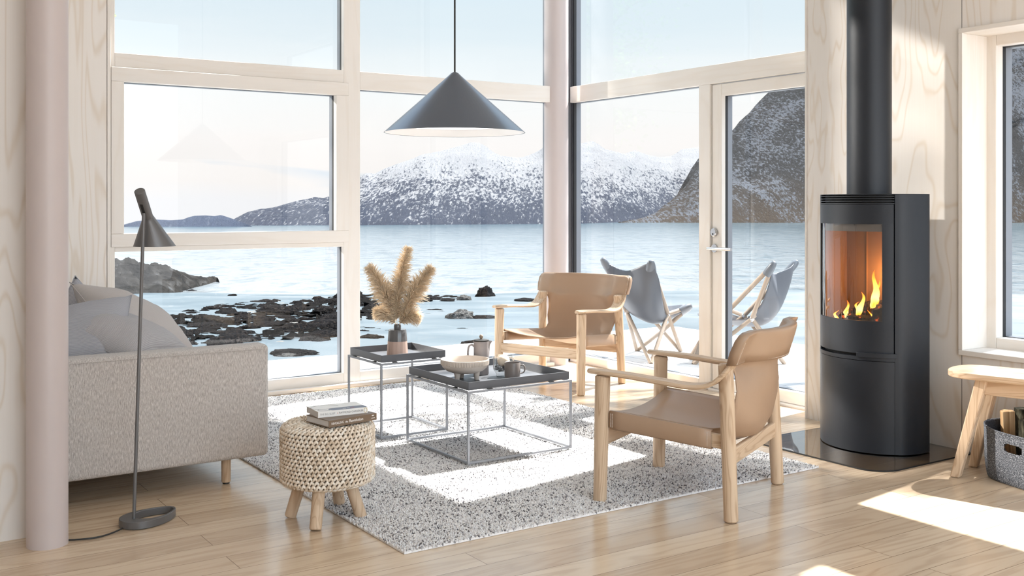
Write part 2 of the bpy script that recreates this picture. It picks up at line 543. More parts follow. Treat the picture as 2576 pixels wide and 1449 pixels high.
def lerp(pts, x):
    if x <= pts[0][0]: return pts[0][1]
    for (a, b), (c, d) in zip(pts, pts[1:]):
        if x <= c: return b + (d - b) * (x - a) / (c - a)
    return pts[-1][1]
def smooth_path(pts, n=6):
    """Catmull-Rom through points"""
    P_ = [Vector(p) for p in pts]; out = []
    for i in range(len(P_) - 1):
        p0, p1, p2, p3 = P_[max(i - 1, 0)], P_[i], P_[i + 1], P_[min(i + 2, len(P_) - 1)]
        for k in range(n):
            t = k / n
            out.append(.5 * ((2 * p1) + (p2 - p0) * t + (2 * p0 - 5 * p1 + 4 * p2 - p3) * t * t + (3 * p1 - p0 - 3 * p2 + p3) * t ** 3))
    out.append(P_[-1])
    return out

# ------------------------------------------------------------------ room shell
YA, XB, XW = 6.42, 4.90, 4.70        # window wall A (y), window wall B (x), solid wall with the stove (x)
ZC = 3.95
struct('floor', MB().box(-3.2, 4.985, -3.2, 6.52, -.12, 0), 'floor')
struct('ceiling', MB().box(-3.2, 5.15, -3.2, 6.62, ZC, ZC + .25), 'ceiling_paint')
struct('wall_back', MB().box(.70, 1.4505, 6.405, 6.53, 0, ZC), 'birch_ply')
struct('wall_left', MB().box(.58, .70, 4.27, 6.53, 0, ZC), 'birch_ply')
struct('wall_partition', MB().box(-3.0, .775, 4.155, 4.27, 0, ZC), 'birch_ply')
struct('wall_side', MB().box(-.72, -.6, -3.2, 4.155, 0, ZC), 'birch_ply')
# solid wall with the right window opening
w = MB()
w.box(XW, 4.985, 3.052, 4.010, 0, ZC)
struct('wall_right', w, 'birch_ply')
WY0, WY1, WZ0, WZ1 = .30, 3.045, .50, 2.05
w = MB()
w.box(XW, 4.985, WY0 - .02, 3.048, 0, WZ0 - .025)
HY0, HY1, HZ0, HZ1 = .60, 2.74, 2.50, 3.08        # added high window, out of view, lets sun onto the near floor
w.box(XW, 4.985, WY0 - .02, 3.048, WZ1 + .025, HZ0)
w.box(XW, 4.985, WY0 - .02, 3.048, HZ1, ZC)
w.box(XW, 4.985, HY1, 3.048, HZ0, HZ1)
w.box(XW, 4.985, WY0 - .02, HY0, HZ0, HZ1)
w.box(XW, 4.985, -3.2, WY0 - .02, 0, ZC)
struct('wall_right_panel', w, 'birch_ply')
w = MB()
w.box(XW + .002, 4.985, 3.0481, 3.0519, 0, WZ0 - .03)
w.box(XW + .002, 4.985, 3.0481, 3.0519, WZ1 + .03, ZC)
struct('trim_seam', w, 'gasket')
# edge trim of the solid wall beside the door
struct('trim_1', MB().box(XW - .004, 4.90, 4.010, 4.022, 0, ZC), 'birch_z')

def rng(name, a0, a1, b0, b1, w, d0, d1, axis, mat, parent=None):
    """rectangular ring in a wall plane: (a = along the wall, b = z), width w, depth range d0..d1"""
    m = MB()
    for (p, q, r, s_) in ((a0, a1, b0, b0 + w), (a0, a1, b1 - w, b1), (a0, a0 + w, b0 + w, b1 - w), (a1 - w, a1, b0 + w, b1 - w)):
        if axis == 'A': m.box(p, q, d0, d1, r, s_)
        else: m.box(d0, d1, p, q, r, s_)
    return obj(name, m, mat, parent)
def pane(name, a0, a1, b0, b1, d, axis, parent):
    m = MB()
    if axis == 'A': m.add([(a0, d, b0), (a1, d, b0), (a1, d, b1), (a0, d, b1)], [(0, 1, 2, 3)])
    else: m.add([(d, a0, b0), (d, a1, b0), (d, a1, b1), (d, a0, b1)], [(0, 1, 2, 3)])
    return obj(name, m, 'pane_glass', parent, fix=False)
NWIN = [0]
def window(a0, a1, b0, b1, axis, d, sash=None):
    """glazing of one opening: rubber gasket, glass, outer aluminium frame; sash=(a0,a1,b0,b1) adds an opening wooden sash"""
    NWIN[0] += 1
    r = rng('window_%d' % NWIN[0], a0 - .02, a1 + .02, b0 - .02, b1 + .02, .0205, d + .040, d + .062, axis, 'gasket')
    r['kind'] = 'structure'
    pane('glass_pane', a0 - .005, a1 + .005, b0 - .005, b1 + .005, d + .055, axis, r)
    rng('outer_frame', a0 - .05, a1 + .05, b0 - .05, b1 + .05, .0508, d + .062, d + .105, axis, 'alu_grey', r)
    if sash:
        s0, s1, t0, t1 = sash
        m = MB()
        for (p, q, u_, v_, mt) in ((s0, s1, t0, b0, 0), (s0, s1, b1, t1, 0), (s0, a0, b0, b1, 1), (a1, s1, b0, b1, 1)):
            k = MB()
            if axis == 'A': k.box(p, q, d - .012, d + .040, u_, v_)
            else: k.box(d - .012, d + .040, p, q, u_, v_)
            obj('sash_rail' if mt == 0 else 'sash_stile', k, ('birch_x' if axis == 'A' else 'birch_y') if mt == 0 else 'birch_z', r, bevel=.004)
    return r
NT_ = [1]
def member(x0, x1, y0, y1, z0, z1, ax, bevel=.003):
    NT_[0] += 1
    return struct('trim_%d' % NT_[0], MB().box(x0, x1, y0, y1, z0, z1), 'birch_' + ax, bevel=bevel)

D = .085
# wall A: posts, rails
member(1.4545, 1.475, YA - .012, YA + D, 0, ZC, 'z')
member(1.4755, 1.50, YA, YA + D, 0, ZC, 'z')
member(2.961, 3.080, YA, YA + D, .0, ZC, 'z')
member(1.50, 2.961, YA, YA + D, 2.02, 2.104, 'x')
member(1.50, 2.961, YA, YA + D, .932, .961, 'x')
member(1.50, 2.961, YA, YA + D, 0, .090, 'x')
member(3.08, 4.68, YA, YA + D, 1.983, 2.104, 'x')
member(3.08, 4.68, YA, YA + D, 0, .093, 'x')
member(1.50, 2.961, YA, YA + D, 3.80, ZC, 'x')
member(3.08, 4.68, YA, YA + D, 3.80, ZC, 'x')
window(1.50, 2.961, 2.104, 3.80, 'A', YA)
window(1.55, 2.904, 1.039, 1.935, 'A', YA, (1.477, 2.994, .9615, 2.0195))
window(1.50, 2.961, .090, .932, 'A', YA)
window(3.08, 4.66, 2.104, 3.80, 'A', YA)
window(3.08, 4.66, .093, 1.983, 'A', YA)
struct('baseboard_back', MB().box(.75, 4.66, 6.372, 6.4195, 0, .027), 'birch_x', bevel=.004)
# wall B
member(XB, XB + D, 4.022, 6.50, 1.998, 2.121, 'y')
member(XB, XB + D, 4.985, 5.087, 0, 1.998, 'z')
member(XB, XB + D, 5.087, 6.50, 0, .061, 'y')
member(XB, XB + D, 4.022, 4.075, 0, 1.998, 'z')
member(XB, XB + D, 4.022, 4.06, 2.121, ZC, 'z')
member(XB, XB + D, 4.06, 6.50, 3.80, ZC, 'y')
member(XB - .02, XB + D, 4.022, 4.984, -.01, .012, 'y')
window(4.06, 6.50, 2.121, 3.80, 'B', XB)
window(5.087, 6.50, .061, 1.998, 'B', XB)
# glazed door in wall B
r = rng('door_1', 4.145, 4.912, .068, 1.935, .0205, XB + .050, XB + .070, 'B', 'gasket')
r['kind'] = 'structure'
DX = XB + .014
pane('glass_pane', 4.16, 4.897, .083, 1.920, XB + .062, 'B', r)
rng('outer_frame', 4.115, 4.942, .038, 1.965, .0508, XB + .070, XB + .11, 'B', 'alu_grey', r)
for nm, y0, y1, z0, z1, ax in (('stile', 4.892, 4.978, .013, 1.991, 'z'), ('stile', 4.08, 4.165, .013, 1.991, 'z'), ('rail', 4.165, 4.892, 1.915, 1.991, 'y'), ('rail', 4.165, 4.892, .013, .088, 'y')):
    obj(nm, MB().box(DX, DX + .036, y0, y1, z0, z1), 'birch_' + ax, r, bevel=.004)
lk = obj('lock_cylinder', MB().tube([(DX, 4.951, 1.030), (DX - .018, 4.951, 1.030), (DX - .021, 4.951, 1.030)], [.0265, .0265, .023], 28), 'steel', r, smooth=40)
obj('keyhole', MB().tube([(DX - .0205, 4.951, 1.019), (DX - .0225, 4.951, 1.019)], .006, 12), 'black_plastic', lk)
hd = obj('door_handle', MB().tube([(DX, 4.951, .926), (DX - .010, 4.951, .926)], .0265, 28).tube([(DX - .008, 4.951, .926), (DX - .058, 4.951, .926)], .010, 14)
    .tube(smooth_path([(DX - .058, 4.960, .926), (DX - .060, 4.93, .926), (DX - .060, 4.83, .926), (DX - .060, 4.75, .926)], 4), .0105, 14), 'steel', r, smooth=50)
# corner column, outer corner post
struct('column_corner', MB().lathe([(.092, 0), (.092, ZC)], 48, (4.735, 6.455, 0)), 'column_paint', smooth=40)
struct('column_partition', MB().lathe([(.0695, 0), (.0695, ZC)], 48, (.711, 4.032, 0)), 'column_paint', smooth=40)
struct('trim_corner', MB().box(4.965, 5.0, 6.525, 6.66, -.05, ZC).box(4.80, 4.965, 6.56, 6.60, -.05, ZC), 'alu_grey', bevel=.004)
# right window: lining boards, sash, glass
wr = rng('window_%d' % (NWIN[0] + 1), WY0 + .04, 2.990 + .02, .531, 2.018, .0205, 4.955, 4.975, 'B', 'gasket'); wr['kind'] = 'structure'
pane('glass_pane', WY0 + .055, 2.995, .545, 2.003, 4.968, 'B', wr)
rng('outer_frame', WY0, 3.055, .485, 2.06, .068, 4.975, 5.03, 'B', 'alu_grey', wr)
for nm, y0, y1, z0, z1, ax in (('sash_stile', 2.990, 3.058, .485, 2.06, 'z'), ('sash_stile', WY0, WY0 + .06, .485, 2.06, 'z'), ('sash_rail', WY0 + .06, 2.990, 1.998, 2.06, 'y'), ('sash_rail', WY0 + .06, 2.990, .485, .551, 'y')):
    obj(nm, MB().box(4.895, 4.955, y0, y1, z0, z1), 'birch_' + ax, wr, bevel=.004)
obj('window_sill', MB().box(XW - .012, 4.897, WY0, 3.062, .474, .499), 'birch_y', wr, bevel=.002)
obj('head_lining', MB().box(XW - .012, 4.897, WY0, 3.062, 2.050, 2.073), 'birch_y', wr, bevel=.002)
obj('side_lining', MB().box(XW - .012, 4.897, 3.040, 3.062, .499, 2.050), 'birch_z', wr, bevel=.002)

NWIN[0] += 1
window(HY0 + .05, HY1 - .05, HZ0 + .05, HZ1 - .05, 'B', XB - .03, (HY0, HY1, HZ0, HZ1))

# ------------------------------------------------------------------ rug
RX0, RX1, RY0, RY1 = 1.715, 3.86, 3.225, 6.30
def make_rug():
    rs = np.random.RandomState(3)
    st = .0066
    nx, ny = int((RX1 - RX0) / st), int((RY1 - RY0) / st)
    gx, gy = np.meshgrid(np.arange(nx), np.arange(ny))
    cx = RX0 + (gx.ravel() + .5) * st + rs.uniform(-.3, .3, nx * ny) * st
    cy = RY0 + (gy.ravel() + .5) * st + rs.uniform(-.3, .3, nx * ny) * st
    N = len(cx)
    h = rs.uniform(.011, .0155, N); r = rs.uniform(.0040, .0052, N); a = rs.uniform(0, 6.28, N)
    lx, ly = rs.normal(0, .0032, N), rs.normal(0, .0032, N)
    rings = []
    for (k, zr) in ((1.0, .25), (.95, .7)):
        for j in range(3):
            an = a + j * PI * 2 / 3
            rings.append(np.stack([cx + lx * zr + np.cos(an) * r * k, cy + ly * zr + np.sin(an) * r * k, h * zr], 1))
    rings.append(np.stack([cx + lx, cy + ly, h], 1))
    V = np.stack(rings, 1).reshape(-1, 3)
    base = (np.arange(N) * 7)[:, None]
    q = np.array([[j, (j + 1) % 3, 3 + (j + 1) % 3, 3 + j] for j in range(3)]).ravel()
    t = np.array([[3 + j, 3 + (j + 1) % 3, 6] for j in range(3)]).ravel()
    loops = np.concatenate([base + q, base + t], 1).ravel().astype(np.int32)
    tot = np.tile(np.array([4] * 3 + [3] * 3, dtype=np.int32), N)
    start = np.concatenate([[0], np.cumsum(tot)[:-1]]).astype(np.int32)
    me = bpy.data.meshes.new('rug_pile')
    me.vertices.add(len(V)); me.vertices.foreach_set('co', V.astype(np.float32).ravel())
    me.loops.add(len(loops)); me.loops.foreach_set('vertex_index', loops)
    me.polygons.add(len(tot)); me.polygons.foreach_set('loop_start', start)
    me.polygons.foreach_set('use_smooth', np.ones(len(tot), dtype=bool))
    me.update(calc_edges=True)
    return me
rug = obj('rug', MB().box(RX0, RX1, RY0, RY1, .001, .0075), 'rug_wool')
tag(rug, 'large speckled grey and white wool rug under the tray tables', 'rug')
pile = link('rug_pile', make_rug(), 'rug_wool', rug)
pile['kind'] = 'stuff'

# ------------------------------------------------------------------ sofa
def rbox(x0, x1, y0, y1, z0, z1):
    return MB().box(x0, x1, y0, y1, z0, z1)
sofa = thing('sofa', 'light grey woven sofa with round oak legs under the window', 'sofa', (1.2, 5.3, 0))
S0 = Vector((1.2, 5.3, 0))
def sp(name, x0, x1, y0, y1, z0, z1, bev, mat='sofa_fabric'):
    o = obj(name, MB().box(x0 - S0.x, x1 - S0.x, y0 - S0.y, y1 - S0.y, z0, z1), mat, sofa, bevel=bev, seg=5, smooth=180)
    return o
arm1 = sp('armrest', .72, 1.676, 4.400, 4.515, .116, .602, .022)
sm = MB(); sm.tube([(.73 - S0.x, 4.398 - S0.y, .584), (1.645 - S0.x, 4.398 - S0.y, .584)], .0022, 6)
obj('seam', sm, 'sofa_fabric', arm1)
sp('armrest', .72, 1.60, 6.17, 6.29, .116, .640, .03)
sp('backrest', .715, .86, 4.50, 6.18, .116, .63, .03)
sp('seat_base', .84, 1.655, 4.50, 6.18, .116, .27, .02)
sp('seat_cushion', .85, 1.665, 4.517, 5.34, .265, .45, .045)
sp('seat_cushion', .85, 1.665, 5.345, 6.165, .265, .45, .045)
for (x, y) in ((1.512, 4.485), (.83, 4.485), (1.50, 6.20), (.83, 6.20)):
    l = obj('leg', MB().post((x - S0.x, y - S0.y, .006), .0195, (x - S0.x, y - S0.y, .125), .0205, e=.002), 'oak_z', sofa, smooth=40)
    obj('foot_glide', MB().lathe([(.015, 0), (.015, .008)], 16, (x - S0.x, y - S0.y, 0)), 'black_plastic', l)

def pillow_mb(w, h, t, seed, pinch=.10):
    m = MB(); n = 22
    def surf(sgn):
        rows = []
        for i in range(n + 1):
            v = -1 + 2 * i / n; r = []
            for j in range(n + 1):
                u = -1 + 2 * j / n
                x = w / 2 * u * (1 - pinch * (1 - v * v) * abs(u) ** 2)
                y = h / 2 * v * (1 - pinch * (1 - u * u) * abs(v) ** 2)
                k = max(0., (1 - abs(u) ** 2.2) * (1 - abs(v) ** 2.2)) ** .52
                z = t / 2 * k * (1 + .16 * mnoise.noise(Vector((u * 1.7 + seed, v * 1.7, sgn * 3.)))) + .006 * k * mnoise.noise(Vector((u * 5, v * 5 + seed, 4.)))
                r.append((x, y, sgn * z))
            rows.append(r)
        return rows
    m.grid(surf(1)); m.grid(surf(-1))
    return m
def pillow(label, loc, rot, w, h, t, mat, seed):
    o = obj('cushion', pillow_mb(w, h, t, seed), mat, None, loc, smooth=180)
    bm = bmesh.new(); bm.from_mesh(o.data); bmesh.ops.remove_doubles(bm, verts=bm.verts, dist=.0004); bmesh.ops.recalc_face_normals(bm, faces=bm.faces); bm.to_mesh(o.data); bm.free()
    for p in o.data.polygons: p.use_smooth = True
    o.rotation_euler = Euler([math.radians(a) for a in rot])
    tag(o, label, 'cushion', 'scatter cushions on the sofa')
    # piped seams across both faces and round the edge
    s = MB(); n = 30
    q = pillow_mb.__defaults__[0]
    edge = []
    for k in range(4):
        for i in range(n):
            u = -1 + 2 * i / n
            x, y = w / 2 * u, h / 2 * (1 - q * (1 - u * u))
            edge.append(Matrix.Rotation(-k * PI / 2, 3, 'Z') @ Vector((x, y, 0)) if w == h or k % 2 == 0 else Matrix.Rotation(-k * PI / 2, 3, 'Z') @ Vector((h / 2 * u, w / 2 * (1 - q * (1 - u * u)), 0)))
    edge.append(edge[0])
    s.tube(edge, .0022, 6)
    obj('piping', s, mat, o, smooth=180)
    return o
pillow('plump striped grey cushion resting along the top of the sofa arm', (1.165, 4.815, .598), (17, 4, 42), .47, .47, .24, 'pillow_grey', 1.)
pillow('large beige cushion sloping down behind the plump striped cushion', (1.30, 5.12, .615), (28, 24, 20), .56, .54, .25, 'pillow_beige', 5.)
pillow('grey ribbed cushion half hidden behind the pillar end of the sofa', (.975, 4.83, .62), (38, -10, -20), .46, .46, .20, 'pillow_blue', 9.)
pillow('bluish cushion with one corner pointing up at the sofa back', (1.12, 5.42, .60), (74, 42, 12), .38, .38, .15, 'pillow_blue', 12.)
pillow('bluish cushion leaning in the far inner end of the sofa', (.985, 5.72, .62), (70, 28, 40), .44, .44, .16, 'pillow_blue', 17.)

# ------------------------------------------------------------------ floor lamp
LX, LY = 1.022, 4.075
lamp = thing('floor_lamp', 'slim dark grey floor lamp with tilted cone shade beside the sofa', 'floor lamp', (LX, LY, 0))
def egg(cx, cy, ang, L, W0, n=48, k=.45):
    pts = []
    for j in range(n):
        t = 2 * PI * j / n
        x = math.cos(t) * L / 2; y = math.sin(t) * W0 / 2 * (1 - .22 * math.cos(t))
        pts.append((cx + x * math.cos(ang) - y * math.sin(ang), cy + x * math.sin(ang) + y * math.cos(ang)))
    return pts
bang = math.radians(24)
outer = egg(.062, .030, bang, .235, .150)
inner = egg(.085, .040, bang, .165, .112)
m = MB(); n = len(outer)
for z in (0.002, .030):
    m.v += [(x, y, z) for x, y in outer]; m.v += [(x, y, z) for x, y in inner]
for j in range(n):
    k = (j + 1) % n
    m.f += [(j, k, n + k, n + j), (2 * n + j, 3 * n + j, 3 * n + k, 2 * n + k), (j, 2 * n + j, 2 * n + k, k), (n + j, n + k, 3 * n + k, 3 * n + j)]
obj('base', m, 'lamp_grey', lamp, smooth=40, bevel=.002)
ptop = Vector((1.061 - LX, 4.09 - LY, 1.178))
obj('pole', MB().tube([(-.002, -.002, .02), ptop], .0066, 14), 'lamp_grey', lamp, smooth=60)
# head: tilted tube that opens into a cone cut level at the rim
axd = Vector((-.048, -.066, .100)).normalized()
joint = Vector((1.083 - LX, 4.118 - LY, 1.163))
tip = joint + axd * .128
ah = Vector((.55, .83, 0)).normalized(); bh = axd.cross(ah).normalized(); ah2 = bh.cross(axd).normalized()
def circ(c, r, a, b, n=40):
    return [c + a * (math.cos(2 * PI * j / n) * r) + b * (math.sin(2 * PI * j / n) * r) for j in range(n)]
X_, Y_ = ah, Vector((-ah.y, ah.x, 0))
rimc = Vector((1.122 - LX, 4.165 - LY, 1.049))
if ah2.dot(X_) < 0: ah2 = -ah2
if bh.dot(Y_) < 0: bh = -bh
tube = obj('shade_tube', MB().loft([circ(tip, .0175, ah2, bh), circ(tip - axd * .002, .0198, ah2, bh), circ(joint, .0200, ah2, bh)]), 'lamp_grey', lamp, smooth=40)
slot = MB()
for k in (-1,):
    c = joint + axd * .052 + bh * 0
    side = Vector((-.45, -.62, -.55)); side = (side - axd * side.dot(axd)).normalized()
    slot.obox(c + side * .0186, axd * .026, side.cross(axd) * .0055, side * .0016)
obj('slot', slot, 'black_plastic', tube)
m = MB()
ro = [circ(joint, .0202, ah2, bh), circ(joint - axd * .008, .023, ah2, bh), circ(rimc, .0795, X_, Y_)]
ri = [circ(rimc, .0775, X_, Y_), circ(joint - axd * .012, .019, ah2, bh)]
m.loft(ro + ri, cap=True)
obj('lamp_shade', m, 'lamp_grey', lamp, smooth=30)
cord = obj('power_cord', MB().tube(smooth_path([(-.05, -.035, .010), (-.10, -.060, .006), (-.155, -.075, .005), (-.22, -.06, .005), (-.30, -.02, .005), (-.36, .02, .005)], 6), .0032, 8), 'black_plastic', lamp, smooth=180)

# ------------------------------------------------------------------ crochet stool with books
ST = Vector((1.672, 3.772, 0))
stool = thing('stool', 'round beige crocheted pouf stool on four stubby oak legs', 'stool', ST)
for (fx, fy, tx, ty) in ((-.118, .088, -.078, .058), (-.105, -.125, -.07, -.085), (.105, -.080, .062, -.048), (.108, .128, .066, .08)):
    obj('leg', MB().post((fx, fy, .002), .0225, (tx, ty, .165), .0245, e=.004), 'oak_z', stool, smooth=40)
SR = .176
core = MB().lathe([(.10, .138), (SR - .03, .14), (SR - .006, .158), (SR - .004, .345), (SR - .03, .366), (.0, .372)], 40)
obj('seat', core, 'yarn_core', stool, smooth=60)
def crochet():
    m = MB()
    def stitch(p, nrm, tan, up, s):
        for k in (-1, 1):
            d = (tan * k * .50 + up * .62 + nrm * .12).normalized()
            e = nrm.cross(d).normalized(); f = d.cross(e)
            M = Matrix((e, f, d)).transposed()
            m.blob(p + tan * (k * s * .27) + nrm * (.001 * k), s * .25, s * .23, s * .56, M, 7, 5)
    nr = 15
    prof = [(SR - .030, .1420), (SR - .010, .1495)] + [(SR + .001, .162 + i * .0152) for i in range(13)] + [(SR - .005, .3585), (SR - .016, .3665)]
    for i, (r, z) in enumerate(prof):
        n = 58
        for j in range(n):
            a = 2 * PI * (j + .5 * (i % 2)) / n + i * .02
            ra = Vector((math.cos(a), math.sin(a), 0)); ta = Vector((-math.sin(a), math.cos(a), 0))
            tilt = 0. if 2 <= i <= 14 else (.9 if i > 14 else -.9)
            nr_ = (ra * math.cos(tilt) + Vector((0, 0, 1)) * math.sin(tilt)).normalized()
            up = (Vector((0, 0, 1)) * math.cos(tilt) - ra * math.sin(tilt)).normalized()
            stitch(ra * r + Vector((0, 0, z)), nr_, ta, up, .0212)
    for i in range(9):
        r = SR - .031 - i * .0165
        n = max(5, int(2 * PI * r / .0185))
        for j in range(n):
            a = 2 * PI * (j + .3 * i) / n
            ra = Vector((math.cos(a), math.sin(a), 0)); ta = Vector((-math.sin(a), math.cos(a), 0))
            stitch(ra * r + Vector((0, 0, .3715)), Vector((0, 0, 1)), ta, -ra, .0200)
    return m
obj('crochet_cover', crochet(), 'crochet_yarn', stool, smooth=180, fix=False)

def text_mesh(txt, size, name, mat, parent, M, spacing=1.0, xs=1.0):
    cu = bpy.data.curves.new('txt', 'FONT')
    cu.body = txt; cu.size = size; cu.extrude = .0002; cu.space_character = spacing
    cu.align_x = 'LEFT'; cu.align_y = 'CENTER'
    o = bpy.data.objects.new('txt', cu)
    COL.objects.link(o)
    me = bpy.data.meshes.new_from_object(o.evaluated_get(bpy.context.evaluated_depsgraph_get()))
    bpy.data.objects.remove(o)
    me.transform(Matrix.Diagonal((xs, 1, 1, 1)))
    me.transform(M)
    me.materials.clear()
    return link(name, me, mat, parent)
def book(label, loc, rz, L, W, T, hard, cover, page):
    """local x along the spine, spine faces -y"""
    b = thing('book', label, 'book', loc, rz)
    c = .0022 if hard else .0007
    e = .003 if hard else 0.
    m = MB()
    m.box(-L / 2, L / 2, -W / 2, W / 2, 0, c); m.box(-L / 2, L / 2, -W / 2, W / 2, T - c, T); m.box(-L / 2, L / 2, -W / 2, -W / 2 + c, c, T - c)
    obj('cover', m, cover, b)
    obj('page_block', MB().box(-L / 2 + e, L / 2 - e, -W / 2 + c, W / 2 - e, c, T - c), page, b)
    return b
SPINE = lambda x, z, W: Matrix.Translation((x, -W / 2 - .0003, z)) @ Matrix.Rotation(PI / 2, 4, 'X')
ang = math.radians(-5.5)
b1 = book('brown hardback book lying beneath the white paperback on the pouf stool', ST + Vector((.030, -.060, .382)), math.radians(9.5), .217, .158, .026, True, 'cover_brown', 'paper')
text_mesh('REVEALING', .0125, 'spine_title', 'ink_white', b1, SPINE(-.098, .0125, .158), 1.1, .80)
text_mesh('the', .0105, 'spine_title', 'ink_white', b1, SPINE(-.036, .0120, .158), 1.0, .9)
text_mesh('Revolution', .0155, 'spine_title', 'ink_white', b1, SPINE(-.019, .0128, .158), 1.0, .95)
obj('spine_mark', MB().blob((.0905, -.0792, .019), .006, .0004, .0018).box(.083, .100, -.0795, -.0790, .0085, .0100), 'ink_white', b1)
b2 = book('white paperback crime novel on top of the brown hardback book', ST + Vector((.026, -.030, .4085)), math.radians(-3.5), .200, .128, .0225, False, 'cover_white', 'paper')
text_mesh('THE BIG SLEEP', .0098, 'spine_title', 'ink_grey', b2, SPINE(-.093, .0112, .128), 1.05, .92)
obj('spine_dot', MB().blob((-.0225, -.0643, .0112), .0018, .0004, .0018), 'ink_red', b2)
text_mesh('RAYMOND CHANDLER', .0098, 'spine_author', 'ink_dark', b2, SPINE(-.0165, .0112, .128), 1.05, .92)
ov = MB().tube([(.0905 + .0062 * math.cos(2 * PI * j / 24), -.0643, .0112 + .0088 * math.sin(2 * PI * j / 24)) for j in range(25)], .0008, 6)
em = obj('emblem', ov, 'ink_yellow', b2)
obj('emblem_figure', MB().blob((.0905, -.0643, .0118), .0030, .0005, .0050).blob((.0905, -.0644, .0065), .0036, .0005, .0018), 'ink_white', em)
cv = MB()
poly = [(-.030 + .020 * math.cos(t), -.040 + .022 * math.sin(t)) for t in [PI / 2 + PI * k / 10 for k in range(11)]]
cv.prism([(.099, -.018)] + poly + [(.099, -.062)], .0224, .0229)
obj('cover_panel', cv, 'cover_blue', b2)
obj('cover_line', MB().tube([(-.045 + .055 * math.cos(2 * PI * j / 30), .014 + .040 * math.sin(2 * PI * j / 30), .0226) for j in range(26)], .0009, 6).tube([(-.06 + .03 * math.cos(2 * PI * j / 30), -.035 + .02 * math.sin(2 * PI * j / 30), .0226) for j in range(10, 26)], .0009, 6), 'ink_grey', b2)
TOPM = lambda x, y: Matrix.Translation((x, y, .0231))
text_mesh('THE', .007, 'cover_title', 'ink_white', b2, TOPM(.004, -.048)); text_mesh('BIG', .007, 'cover_title', 'ink_white', b2, TOPM(.022, -.046)); text_mesh('SLEEP', .007, 'cover_title', 'ink_red', b2, TOPM(.036, -.042))

# ------------------------------------------------------------------ tray tables
def tray_table(name, label, x0, y0, S, zf, tw, zt):
    """square wire frame (outer size S, top at zf) carrying a tray of size tw, rim at zt"""
    c = Vector((x0 + S / 2, y0 + S / 2, 0))
    t = thing(name, label, 'coffee table', c + Vector((0, 0, .017)), 0, 'tray tables on the rug')
    h = S / 2; b = .0052; zf -= .017; zt -= .017
    for sx in (-1, 1):
        for sy in (-1, 1):
            obj('leg', MB().box(sx * h - b, sx * h + b, sy * h - b, sy * h + b, 0, zf), 'bar_grey', t, bevel=.001)
    for nm, z in (('base_frame', 0.), ('top_frame', zf - 2 * b)):
        m = MB()
        for sgn in (-1, 1):
            m.box(-h + b, h - b, sgn * h - b, sgn * h + b, z, z + 2 * b)
            m.box(sgn * h - b, sgn * h + b, -h + b, h - b, z, z + 2 * b)
        obj(nm, m, 'bar_grey', t, bevel=.001)
    m = MB(); k = tw / 2; th = .0022; zb = zf + .003
    m.box(-k, k, -k, k, zb, zb + th)
    f = .010
    for sgn in (-1, 1):
        m.box(-k, k, sgn * k - th / 2, sgn * k + th / 2, zb, zt)
        m.box(sgn * k - th / 2, sgn * k + th / 2, -k, k, zb, zt)
    tr = obj('tray', m, 'table_grey', t, bevel=.0008)
    for sx in (-1, 1):
        for sy in (-1, 1):
            obj('tray_pad', MB().box(sx * h * .6 - .013, sx * h * .6 + .013, sy * h - .006, sy * h + .006, zf, zb), 'black_plastic', t)
            obj('tray_pad', MB().box(sx * h - .006, sx * h + .006, sy * h * .6 - .013, sy * h * .6 + .013, zf, zb), 'black_plastic', t)
    return t, zb + th + .017
t1, TZ1 = tray_table('tray_table', 'large low grey tray table carrying the bowl and coffee press', 2.523, 4.122, .588, .352, .576, .392)
t2, TZ2 = tray_table('tray_table', 'small tall grey tray table carrying the vase of pampas grass', 2.430, 4.818, .386, .400, .374, .440)

# bowl on legs
BW = Vector((2.660, 4.378, TZ1))
bowl = thing('bowl', 'wide ribbed stoneware bowl standing on three short feet', 'bowl', BW)
R = .118
prof = [(.004, .034), (.060, .037), (.090, .048), (.109, .064), (.1165, .082), (.118, .100), (.1175, .1030), (.1150, .1035), (.1125, .101), (.110, .082), (.100, .062), (.080, .049), (.050, .043), (.003, .042)]
obj('body', MB().lathe(prof, 72), 'stoneware', bowl, smooth=50)
rib = MB()
for j in range(96):
    a = 2 * PI * j / 96
    c_, s_ = math.cos(a), math.sin(a)
    rib.obox((c_ * .1175, s_ * .1175, .088), (c_ * .0012, s_ * .0012, 0), (-s_ * .0022, c_ * .0022, 0), (c_ * .0006, s_ * .0006, .011))
obj('ribs', rib, 'stoneware', bowl, bevel=.0006)
for a in (200, 318, 75):
    a = math.radians(a)
    p = Vector((math.cos(a) * .058, math.sin(a) * .058, 0))
    obj('foot', MB().lathe([(.0085, 0), (.0100, .002), (.0145, .030), (.017, .044)], 20, p), 'stoneware', bowl, smooth=60)
# coffee press
FP = Vector((2.815, 4.475, TZ1))
press = thing('coffee_press', 'matt grey coffee press with black lid and wooden knob', 'coffee pot', FP)
m = MB()
n = 48; rings = []
for r, z, sp_ in ((.034, 0, 0), (.0382, .004, 0), (.0385, .12, 0), (.0385, .146, .25), (.0388, .160, .75), (.0390, .167, 1.0), (.0365, .167, 1.0), (.036, .150, .5), (.036, .02, 0)):
    ring = []
    for j in range(n):
        a = 2 * PI * j / n
        d = math.atan2(math.sin(a - math.radians(-22)), math.cos(a - math.radians(-22)))
        q = sp_ * .020 * math.exp(-(d / .30) ** 2)
        ring.append((math.cos(a) * (r + q), math.sin(a) * (r + q), z))
    rings.append(ring)
m.loft(rings)
obj('body', m, 'press_grey', press, smooth=50)
ha = math.radians(158)
hp = [(.036, .142), (.050, .150), (.062, .142), (.067, .120), (.067, .08), (.064, .05), (.052, .036), (.036, .034)]
